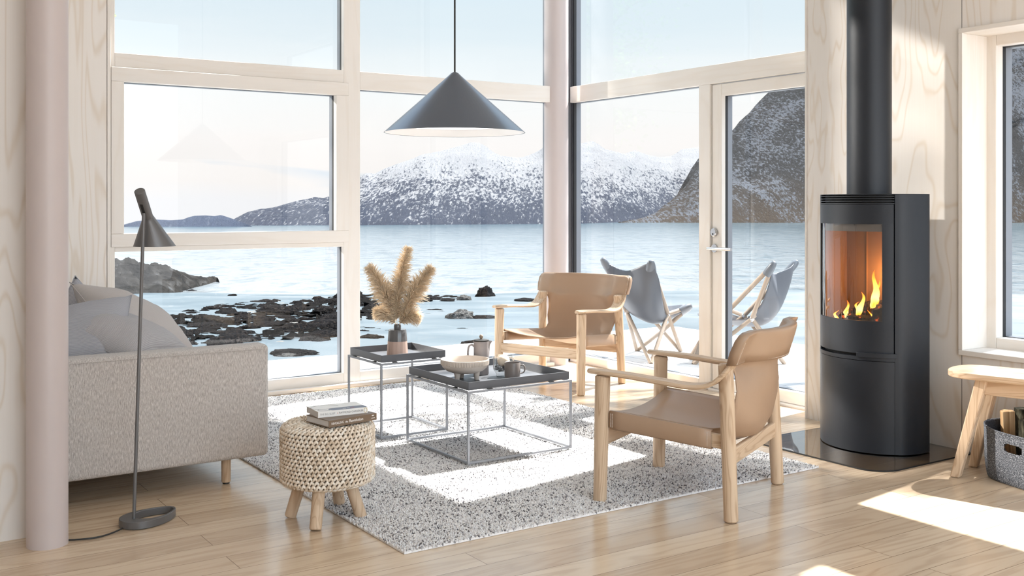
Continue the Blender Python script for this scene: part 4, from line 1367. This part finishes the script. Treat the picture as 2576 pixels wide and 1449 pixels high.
def range_mesh(prof, base, depth, n, relief, freq, seed, du=4, pw=1.0, skirt=True, zb=SEA - .6, sil=1.):
    """terrain from a shore line at depth base(u) up to a crest at base(u)+depth; crest heights follow prof (u, v)"""
    us = np.arange(prof[0][0], prof[-1][0] + .1, du); rows = []
    for j in range(n + 1):
        q = j / n; r = []
        for u in us:
            b = lerp(base, u); vb = HOR + (EYE - SEA) * F_PX / b
            dep = depth * min(1., max(.03, (vb - lerp(prof, u)) / 90.)); Dp = b + dep
            zt = EYE + (HOR - lerp(prof, u)) / F_PX * Dp
            Z = b + dep * q
            z = zb + (zt - zb) * q ** pw
            pp = P(u, HOR, Z)
            nv = mnoise.fractal(Vector((pp.x * freq + seed, pp.y * freq, z * freq * 1.5)), .9, 2.1, 5)
            rd = 1 - abs(mnoise.noise(Vector((pp.x * freq * .5 + seed, pp.y * freq * .5, 3.)))) * 2
            env = (q * (1 - q) * 4) ** .6 if q < 1 else 0
            env *= dep / depth
            z += (nv * .6 + rd * .5) * relief * env + nv * relief * .10 * sil * (q > .98)
            Zs = Z + nv * relief * .8 * env
            pp = P(u, HOR, Zs)
            r.append((pp.x, pp.y, max(z, zb) if j else zb))
        rows.append(r)
    if skirt:
        rows.append([(x * 1.05, y * 1.05, zb) for x, y, z in rows[-1]])
    return MB().grid(rows)
prof_c = [(565, 566), (590, 553), (625, 538), (655, 529), (700, 519), (740, 508), (770, 503), (790, 498), (815, 501), (845, 490), (880, 470), (906, 450), (920, 441), (945, 442), (970, 426), (1000, 413), (1040, 400), (1062, 389), (1110, 381), (1150, 371), (1185, 363), (1205, 364), (1225, 374), (1245, 390), (1262, 398), (1290, 403), (1310, 405), (1335, 397), (1355, 386), (1369, 372), (1400, 398), (1430, 392), (1457, 362), (1475, 357), (1490, 353), (1505, 361), (1520, 373), (1540, 378), (1570, 387), (1597, 378), (1625, 388), (1655, 395), (1690, 392), (1715, 375), (1735, 373), (1757, 370), (1800, 380), (1900, 400)]
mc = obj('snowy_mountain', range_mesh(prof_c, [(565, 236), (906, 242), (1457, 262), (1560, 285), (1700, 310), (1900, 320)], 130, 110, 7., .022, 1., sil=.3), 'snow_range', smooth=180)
tag(mc, 'long snow-covered mountain range across the water behind the pendant lamp', 'mountain')
prof_l = [(250, 575), (300, 568), (345, 556), (390, 552), (431, 554), (460, 552), (476, 546), (490, 543), (517, 542), (540, 544), (556, 541), (575, 547), (590, 552), (615, 562), (640, 572)]
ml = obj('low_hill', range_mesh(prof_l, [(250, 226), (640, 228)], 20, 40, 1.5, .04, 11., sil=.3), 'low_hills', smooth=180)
tag(ml, 'low bluish hills on the horizon behind the floor lamp shade', 'hill')
prof_r = [(1555, 561), (1575, 557), (1620, 547), (1650, 535), (1685, 512), (1705, 490), (1722, 466), (1740, 425), (1757, 398), (1790, 370), (1826, 342), (1845, 331), (1860, 310), (1880, 290), (1900, 266), (1925, 240), (1945, 220), (2000, 168), (2080, 90), (2200, 20), (2400, -60), (2700, -120), (3100, -150)]
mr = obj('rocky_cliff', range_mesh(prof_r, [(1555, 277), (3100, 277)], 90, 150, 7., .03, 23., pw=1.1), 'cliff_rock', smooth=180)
tag(mr, 'steep dark rocky mountainside streaked with snow beyond the glass door', 'mountain')
hp_ = [(150, 640), (250, 649), (288, 655), (330, 661), (380, 668), (420, 677), (470, 690), (500, 695), (520, 697), (540, 694), (548, 700), (553, 712), (557, 722)]
hl = obj('headland', range_mesh(hp_, [(150, 46), (288, 49.5), (400, 53), (470, 57), (545, 64)], 9, 60, 1.1, .8, 41., du=2, pw=.8, zb=-4.2), 'headland_rock', smooth=60)
tag(hl, 'dark rocky headland sloping into the sea beyond the sofa', 'headland')

def rock_mesh(seed, jag, flat):
    bm = bmesh.new()
    bmesh.ops.create_icosphere(bm, subdivisions=4, radius=1.)
    for v in bm.verts:
        p = v.co.normalized()
        k = 1 + .30 * mnoise.noise(p * 1.2 + Vector((seed, 0, 0))) + .22 * mnoise.noise(p * 2.7 + Vector((0, seed, 0))) + jag * mnoise.noise(p * 8 + Vector((0, 0, seed))) + jag * .5 * mnoise.noise(p * 19 + Vector((seed, 0, seed)))
        v.co = p * k
        v.co.z *= flat
    me = bpy.data.meshes.new('rock'); bm.to_mesh(me); bm.free()
    for p in me.polygons: p.use_smooth = True
    return me
ROCKS = [rock_mesh(i * 3.7 + 1, .16 + .03 * (i % 3), .55 + .08 * (i % 4)) for i in range(7)]
STONES = [rock_mesh(i * 5.1 + 40, .02, .6) for i in range(3)]
for me in ROCKS: me.materials.append(MAT['dark_rock'])
for me in STONES: me.materials.append(MAT['pale_stone'])
def vZ(v):
    lo, hi = 8., 88.
    for _ in range(40):
        md = (lo + hi) / 2
        if HOR + (EYE - ground(md)) * F_PX / md > v: lo = md
        else: hi = md
    return lo
PLACED = []
def put_rock(u, v, wpx, hk, me, label, group=None, name='rock', rz=None, cat='rock', stretch=1.6, rs=random):
    Z = vZ(v); p = P(u, HOR, Z)
    o = bpy.data.objects.new(name, me); COL.objects.link(o)
    w_ = wpx * Z / F_PX / 2
    o.location = (p.x, p.y, max(ground(Z), SEA - .1) - w_ * hk * .10)
    o.rotation_euler = (0, 0, -(PI / 2 - YAW) + (rs.uniform(-.35, .35) if rz is None else rz))
    o.scale = (w_, w_ * stretch, w_ * hk)
    return tag(o, label, cat, group)
def solo(u, v, wpx, hk, seed, label, mat='dark_rock', jag=.14, flat=.7, st=1.):
    me = rock_mesh(seed, jag, flat); me.materials.append(MAT[mat])
    Z = vZ(v); p = P(u, HOR, Z); PLACED.append((p.x, p.y, wpx * Z / F_PX / 2 * 1.3))
    return put_rock(u, v, wpx, hk, me, label, rz=.1, stretch=st)
solo(1160, 800, 72, .95, 3.3, 'lone grey boulder with weed on the wet sand behind the coffee press', 'grey_rock', .10)
solo(1212, 800, 84, .22, 8.3, 'flat trail of black seaweed beside the lone grey boulder')
solo(1220, 742, 46, 1.2, 5.2, 'round black boulder at the waterline beside the chair arm', 'dark_rock', .16, .8)
solo(1166, 751, 34, .8, 15.2, 'brown rock at the end of the weed strip by the waterline', 'grey_rock', .12)
solo(985, 752, 40, 3.0, 9.1, 'tall grey rock standing behind the pampas grass', 'grey_rock', .10, .8)
solo(1035, 725, 36, .7, 19.1, 'dark rock in the shallows just beyond the tallest pampas plume')
solo(745, 891, 128, .32, 21., 'low dark seaweed mound close to the deck edge', 'dark_rock', .18, .6)
solo(722, 895, 50, .36, 22.5, 'speckled grey rock in front of the low seaweed mound', 'grey_rock', .06)
solo(935, 850, 62, .42, 27., 'dark seaweed clump on the sand behind the small tray table')
solo(1320, 755, 52, .30, 31., 'thin black seaweed streak on the sand beside the chair back')
solo(1160, 827, 34, .14, 33., 'small flat weed patch on the sand above the bowl')
solo(1190, 862, 62, .22, 35., 'ragged seaweed line at the deck edge behind the coffee press')
solo(480, 733, 30, .4, 37., 'small weed-covered rock off the headland tip')
solo(585, 742, 22, .35, 39., 'second small weed-covered rock in the shallows')
rs = random.Random(12)
cnt = 0
def weed_bed():
    m = MB(); us = list(range(330, 1000, 5)); vs = [744 + 2.0 * i for i in range(67)]
    idx = {}
    for i, v in enumerate(vs):
        Z = vZ(v)
        for j, u in enumerate(us):
            p = P(u, HOR, Z)
            n = mnoise.fractal(Vector((p.x * .22, p.y * .22, 3.)), .9, 2., 4)
            d = min(v - lerp(VT, u), lerp(VB, u) - v) / 14. - .15
            k = min(.42, d) + n * 1.7
            if any((p.x - a) ** 2 + (p.y - b) ** 2 < (c * .95) ** 2 for a, b, c in PLACED): k = -1
            if k > 0:
                idx[i, j] = len(m.v)
                g = mnoise.noise(Vector((p.x * 1.6, p.y * 1.6, 0))) * .10 + mnoise.noise(Vector((p.x * 5, p.y * 5, 0))) * .07
                m.v.append((p.x, p.y, ground(Z) - .03 + min(k, .5) * .22 + g))
    for i in range(len(vs) - 1):
        for j in range(len(us) - 1):
            q = [idx.get(a) for a in ((i, j), (i, j + 1), (i + 1, j + 1), (i + 1, j))]
            if None not in q: m.f.append(tuple(q))
    o = obj('seaweed_groundcover', m, 'seaweed', smooth=180)
    tag(o, 'mat of black seaweed between the reef rocks on the shore', 'seaweed', kind='stuff')
VT = [(330, 782), (420, 796), (500, 784), (600, 770), (700, 761), (780, 756), (872, 752), (905, 740), (970, 742), (1000, 752)]
VB = [(330, 836), (450, 862), (520, 868), (640, 870), (700, 858), (800, 852), (872, 846), (905, 806), (960, 798), (1000, 770)]
def reef(u0, u1, vtop, vbot, n, wr, lab, grp, meshes, hk=(.45, .8), name='rock'):
    for k in range(n):
        u = rs.uniform(u0, u1); q = rs.random() ** .8
        v = lerp(vtop, u) + (lerp(vbot, u) - lerp(vtop, u)) * q
        w_ = rs.uniform(*wr) * (.55 + .65 * q)
        # keep the rocks clear of each other
        Z = vZ(v); p = P(u, HOR, Z); rad = w_ * Z / F_PX / 2 * 1.45
        for _ in range(30):
            if all((p.x - a) ** 2 + (p.y - b) ** 2 > (rad + c) ** 2 for a, b, c in PLACED): break
            u = rs.uniform(u0, u1); q = rs.random() ** .8; w_ = rs.uniform(*wr) * (.45 + .5 * q) * .8
            v = lerp(vtop, u) + (lerp(vbot, u) - lerp(vtop, u)) * q
            Z = vZ(v); p = P(u, HOR, Z); rad = w_ * Z / F_PX / 2 * 1.45
        else:
            continue
        PLACED.append((p.x, p.y, rad))
        put_rock(u, v, w_, rs.uniform(*hk), rs.choice(meshes), lab, grp, name, rz=rs.uniform(-.6, .6), rs=rs)
vt_ = [(330, 778), (420, 792), (500, 780), (600, 766), (700, 757), (780, 752), (860, 748)]
vb_ = [(330, 840), (450, 868), (520, 872), (640, 874), (700, 864), (800, 858), (860, 850)]
reef(340, 872, vt_, vb_, 120, (60, 125), 'seaweed-covered dark rock in the reef seen through the windows beyond the sofa', 'dark rocks of the shore reef', ROCKS, (.5, .85))
reef(500, 860, vt_, vb_, 26, (22, 44), 'pale rounded stone among the dark reef rocks beyond the sofa', 'pale stones of the shore reef', STONES, (.55, .8), 'stone')

vt2 = [(890, 735), (960, 745), (1080, 738), (1250, 745)]
vb2 = [(890, 805), (950, 802), (990, 775), (1080, 760), (1250, 752)]
reef(880, 970, vt2, [(890, 808), (970, 800)], 26, (46, 84), 'dark weedy rock behind the window post and pampas grass', 'dark rocks behind the pampas grass', ROCKS, (.38, .6))
reef(1060, 1185, [(1060, 742), (1185, 745)], [(1060, 757), (1185, 752)], 14, (34, 60), 'flat black weed rock in the strip along the waterline', 'weed rocks along the waterline', ROCKS, (.20, .34))
reef(900, 990, [(900, 822), (990, 832)], [(900, 836), (990, 838)], 5, (50, 70), 'low dark weed rock on the sand between the reef and the deck', 'weed rocks on the near sand', ROCKS, (.2, .32))
reef(1050, 1110, [(1050, 772), (1110, 776)], [(1050, 800), (1110, 800)], 4, (36, 60), 'thin weed patch on the wet sand beside the pampas grass', 'thin weed patches on the sand', ROCKS, (.10, .16))

weed_bed()

# folding sling chairs on the deck
def sling_chair(label, loc, rz):
    t = thing('folding_chair', label, 'deck chair', loc, rz, 'folding sling chairs on the deck')
    C0 = Vector((5.87, 6.55, DZ))
    A, B, C = Vector((5.935, 6.92, DZ)) - C0, Vector((5.557, 6.306, DZ)) - C0, Vector((6.234, 6.69, DZ)) - C0
    Lh, Rh, Wh = P(1577, 786, 8.62) - C0, P(1680, 790, 8.62) - C0, P(1667, 832, 8.95) - C0
    BLt, BRt, Ft = P(1518, 655, 8.50) - C0, P(1638, 662, 8.25) - C0, P(1734, 772, 8.75) - C0
    for a, b in ((Lh, A), (Lh, B), (Rh, B), (Rh, C), (Wh, A), (Wh, C)):
        obj('leg', MB().post(b + Vector((0, 0, .002)), .0165, a, .0165, 10, .002), 'wood_pale', t, smooth=40)
    for a, b in ((BLt, Lh), (BLt, Wh), (BRt, Lh), (BRt, Rh), (Ft, Rh), (Ft, Wh)):
        obj('strut', MB().post(b, .0180, a + (b - a) * .03, .0180, 10, .002), 'wood_pale', t, smooth=40)
    for h_ in (Lh, Rh, Wh):
        m = MB()
        m.blob(h_, .021, .021, .026, None, 10, 6)
        obj('hinge', m, 'steel', t, smooth=180)
    # leather sling hung from the three tips
    K = lambda u, v, Z: P(u, v, Z) - C0
    ctrl = [[BLt + Vector((0, 0, .01)), K(1540, 668, 8.50), K(1575, 681, 8.45), K(1606, 672, 8.32), BRt + Vector((0, 0, .012))],
            [K(1532, 700, 8.52), K(1555, 715, 8.46), K(1590, 722, 8.40), K(1625, 712, 8.30), K(1657, 700, 8.28)],
            [K(1560, 760, 8.58), K(1585, 765, 8.44), K(1615, 770, 8.38), K(1645, 765, 8.36), K(1666, 755, 8.42)],
            [K(1590, 788, 8.70), K(1605, 800, 8.56), K(1636, 812, 8.50), K(1662, 805, 8.52), K(1676, 792, 8.58)],
            [K(1640, 775, 9.0), K(1655, 793, 8.86), K(1675, 806, 8.74), K(1690, 800, 8.70), K(1700, 787, 8.70)],
            [K(1722, 766, 8.84), K(1725, 770, 8.81), K(1729, 774, 8.78), K(1733, 775, 8.76), K(1736, 772, 8.74)]]
    rows1 = [smooth_path(r, 5) for r in ctrl]
    cols = [smooth_path([r[j] for r in rows1], 5) for j in range(len(rows1[0]))]
    rows2 = [[c[i] for c in cols] for i in range(len(cols[0]))]
    obj('sling', MB().grid(rows2), 'sling_grey', t, smooth=180, solid=.004, fix=False)
    for tip_, d1, d2 in ((BLt, Lh, Wh), (BRt, Lh, Rh), (Ft, Rh, Wh)):
        k = .24 if tip_ is not Ft else .22
        p1, p2 = tip_ + (d1 - tip_).normalized() * .105, tip_ + (d2 - tip_).normalized() * .105
        mid = tip_ + ((d1 + d2) / 2 - tip_).normalized() * .02
        up = (tip_ - (d1 + d2) / 2).normalized()
        w_ = (p1 - p2).normalized(); nrm = w_.cross(up).normalized()
        rings = []
        for q, sw, th in ((0., 1.25, .030), (.35, 1.05, .032), (.7, .75, .030), (.92, .45, .022), (1.0, .2, .008)):
            c = (p1 + p2) / 2 + (tip_ + up * .025 - (p1 + p2) / 2) * q
            hw = (p1 - p2).length / 2 * sw + .012
            rings.append([c + w_ * (hw * math.cos(2 * PI * j / 16)) + nrm * (th * math.sin(2 * PI * j / 16)) for j in range(16)])
        obj('tip_pocket', MB().loft(rings), 'pocket_grey', t, smooth=60)
    return t
fc = sling_chair('grey leather folding chair with crossed legs behind the far armchair', (5.87, 6.55, DZ), 0.)
C0 = Vector((5.87, 6.55, 0))
BLr = P(1518, 655, 8.50) - C0
target = P(1945, 662, 7.95)
rot = math.radians(88)
rr = Matrix.Rotation(rot, 3, 'Z') @ Vector((BLr.x, BLr.y, 0))
dup(fc, (target.x - rr.x, target.y - rr.y, DZ), rot, 'grey leather folding chair partly hidden behind the door edge')

# tree outside: throws dappled shade, mirrored in the window glass
def tree():
    tr_ = thing('tree', 'green leafy tree, a twig showing at the top of the window above the sofa', 'tree', (-.15, 12.4, -1.0))
    o0 = Vector((-.15, 12.4, -1.0)); rs = random.Random(6)
    m = MB().tube(smooth_path([(0, 0, 0), (.08, -.05, 1.5), (-.05, .05, 3.2), (.1, 0, 5.0), (.0, .1, 8.2)], 5), [.16 - .0068 * i for i in range(21)], 10)
    tips = []
    for k in range(34):
        z = rs.uniform(3.0, 8.2); a = rs.uniform(0, 6.28); L = rs.uniform(.5, 1.15)
        p0 = Vector((0, 0, z)); p1 = p0 + Vector((math.cos(a) * L * .5, math.sin(a) * L * .5, .35)); p2 = p0 + Vector((math.cos(a) * L, math.sin(a) * L, .45))
        m.tube(smooth_path([p0, p1, p2], 3), [.035, .03, .026, .022, .017, .012, .006], 6)
        tips.append((p0, p1, p2))
    for k in range(11):
        z = rs.uniform(5.6, 8.0); L = rs.uniform(.9, 1.9); a = PI + rs.uniform(-.5, .5)
        p0 = Vector((0, 0, z)); p1 = p0 + Vector((math.cos(a) * L * .5, math.sin(a) * L * .5, .30)); p2 = p0 + Vector((math.cos(a) * L, math.sin(a) * L, .32))
        m.tube(smooth_path([p0, p1, p2], 3), [.03, .026, .022, .018, .014, .010, .006], 6)
        tips.append((p0, p1, p2))
    tipP = P(300, 44, 9.0) - o0
    pa = Vector((0, 0, 4.0)); pb = pa.lerp(tipP, .5) + Vector((0, 0, .25))
    m.tube(smooth_path([pa, pb, tipP - Vector((.12, 0, .02))], 6), [.04 - .0028 * i for i in range(13)], 6)
    tips.append((pa, pb, tipP - Vector((.10, -.02, 0))))
    obj('trunk', m, 'bark', tr_, smooth=60)
    lf = MB()
    def leaf(p, d, s_):
        d = d.normalized(); w_ = d.orthogonal().normalized(); w_ = (Matrix.Rotation(rs.uniform(0, 6.28), 3, d) @ w_); n_ = d.cross(w_)
        pts_ = [p, p + d * s_ * .35 + w_ * s_ * .26, p + d * s_, p + d * s_ * .35 - w_ * s_ * .26, p + d * s_ * .45 + n_ * s_ * .07]
        lf.add(pts_, [(0, 1, 4), (1, 2, 4), (2, 3, 4), (3, 0, 4)])
    for bi, (p0, p1, p2) in enumerate(tips):
        path = smooth_path([p0, p1, p2], 5); last = bi == len(tips) - 1
        for k in range(190 if bi < 34 else 75 if not last else 90):
            q = rs.uniform(.25, 1) if not last else rs.uniform(.3, .86)
            i = min(int(q * 10), 9); c = path[i].lerp(path[i + 1], q * 10 - i)
            sp_ = .30 if not last else .12
            c = c + Vector((rs.gauss(0, sp_ * .8), rs.gauss(0, sp_), rs.gauss(0, sp_ * .8)))
            leaf(c, Vector((rs.uniform(-1, 1), rs.uniform(-1, 1), rs.uniform(-.8, .4))), rs.uniform(.07, .13))
        if last:
            for k in range(6):
                leaf(p2, (tipP - p2) + Vector((rs.uniform(-.05, .05), rs.uniform(-.05, .05), rs.uniform(-.07, .07))), .085)
    obj('foliage', lf, 'leaf_green', tr_, fix=False)
tree()
def shade_tree():
    """tree past the side of the deck: its leaves dapple the sunlight on the rug and keep the bench in shade"""
    base = Vector((11.6, 5.4, -1.2)); rs = random.Random(21)
    t = thing('tree', 'tall leafy tree past the deck end, dappling the sunlight on the rug', 'tree', base)
    m = MB().tube(smooth_path([(0, 0, 0), (.1, .05, 3.), (-.1, 0, 6.), (.05, .1, 10.5)], 6), [.20 - .0085 * i for i in range(19)], 10)
    lf = MB()
    cl = [(10.48, 3.78, 8.3, .20, 210), (10.75, 3.95, 8.5, .28, 170), (10.50, 3.55, 8.1, .16, 110)]
    for k in range(17):
        cl.append((rs.uniform(7.7, 10.3), rs.uniform(4.9, 7.2), rs.uniform(7.6, 8.9), rs.uniform(.18, .34), rs.randint(60, 130)))
    for (x, y, z, sg, n) in cl:
        c = Vector((x, y, z)) - base
        st = Vector((0, .05, c.z - 1.0 - rs.uniform(0, 1.5)))
        m.tube(smooth_path([st, st.lerp(c, .5) + Vector((0, 0, .35)), c], 4), [.05 - .005 * i for i in range(9)], 6)
        for _ in range(n):
            p = c + Vector((rs.gauss(0, sg), rs.gauss(0, sg), rs.gauss(0, sg * .8)))
            d = Vector((rs.uniform(-1, 1), rs.uniform(-1, 1), rs.uniform(-.8, .4))).normalized(); s_ = rs.uniform(.08, .14)
            w_ = Matrix.Rotation(rs.uniform(0, 6.28), 3, d) @ d.orthogonal().normalized(); n_ = d.cross(w_)
            lf.add([p, p + d * s_ * .35 + w_ * s_ * .26, p + d * s_, p + d * s_ * .35 - w_ * s_ * .26, p + d * s_ * .45 + n_ * s_ * .07], [(0, 1, 4), (1, 2, 4), (2, 3, 4), (3, 0, 4)])
    obj('trunk', m, 'bark', t, smooth=60)
    obj('foliage', lf, 'leaf_green', t, fix=False)
shade_tree()

# ------------------------------------------------------------------ light
def sun(name, travel, energy, col, ang):
    l = bpy.data.lights.new(name, 'SUN'); l.energy = energy; l.color = col; l.angle = math.radians(ang)
    o = bpy.data.objects.new(name, l); COL.objects.link(o)
    o.rotation_euler = Vector(travel).to_track_quat('-Z', 'Y').to_euler()
    o.location = (0, 0, 8)
    return o
sun('sun', (-.75, -.12, -1), 13.0, (1, .98, .95), .7)
sun('low_sun', (.668, -1, -.54), 3.5, (1, .94, .87), 1.3)
pl = bpy.data.lights.new('fire_light', 'POINT'); pl.energy = 2.4; pl.color = (1, .45, .12); pl.shadow_soft_size = .05
po = bpy.data.objects.new('fire_light', pl); COL.objects.link(po); po.location = (4.40, 3.30, .86)

w = bpy.data.worlds.new('sky'); sc.world = w; w.use_nodes = True
t = NT.__new__(NT); t.t = w.node_tree; t.t.nodes.clear()
wo = t.t.nodes.new('ShaderNodeOutputWorld')
tc = t.n('TexCoord').outputs['Generated']
nrm = t.n('VectorMath', dict(operation='NORMALIZE'), i0=tc).outputs[0]
z = t.n('SeparateXYZ', Vector=nrm).outputs['Z']
cl = t.noise(t.n('Mapping', Vector=nrm, Scale=(3, 3, 30)).outputs[0], 1.0, 4, .4)
zz = t.math('ADD', z, t.math('MULTIPLY', t.math('SUBTRACT', cl, .5), .05))
col = t.ramp(zz, [(0, (.86, .86, .88)), (.02, (.90, .865, .845)), (.06, (.93, .90, .885)), (.11, (.90, .925, .93)), (.17, (.72, .82, .88)), (.30, (.62, .76, .88)), (1, (.55, .70, .90))])
strips = t.ramp(cl, [(.54, (0, 0, 0)), (.62, (1, 1, 1))])
zlow = t.ramp(z, [(0.006, (0, 0, 0)), (.018, (1, 1, 1)), (.035, (1, 1, 1)), (.05, (0, 0, 0))])
col = t.mix(t.math('MULTIPLY', t.math('MULTIPLY', strips, zlow), .75), col, (.68, .76, .84))
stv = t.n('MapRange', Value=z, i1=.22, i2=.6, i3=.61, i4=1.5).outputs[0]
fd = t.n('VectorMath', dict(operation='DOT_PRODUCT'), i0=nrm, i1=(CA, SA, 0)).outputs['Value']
back_fill = t.n('MapRange', Value=fd, i1=-.40, i2=-.80, i3=1., i4=4.8).outputs[0]
stv = t.math('MULTIPLY', stv, back_fill)  # sky raised overhead and behind the camera as added fill for the room
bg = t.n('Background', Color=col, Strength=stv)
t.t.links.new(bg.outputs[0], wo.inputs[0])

# ------------------------------------------------------------------ render look
sc.view_settings.view_transform = 'Standard'
sc.view_settings.look = 'None'
sc.view_settings.exposure = 0.82
sc.view_settings.gamma = 1.0
sc.view_settings.use_curve_mapping = False
cy = sc.cycles
cy.use_denoising = True
cy.max_bounces = 10; cy.diffuse_bounces = 5; cy.glossy_bounces = 4; cy.transmission_bounces = 6; cy.transparent_max_bounces = 12
cy.sample_clamp_indirect = 8.0
cy.caustics_reflective = False; cy.caustics_refractive = False
cy.use_adaptive_sampling = True; cy.adaptive_threshold = .02
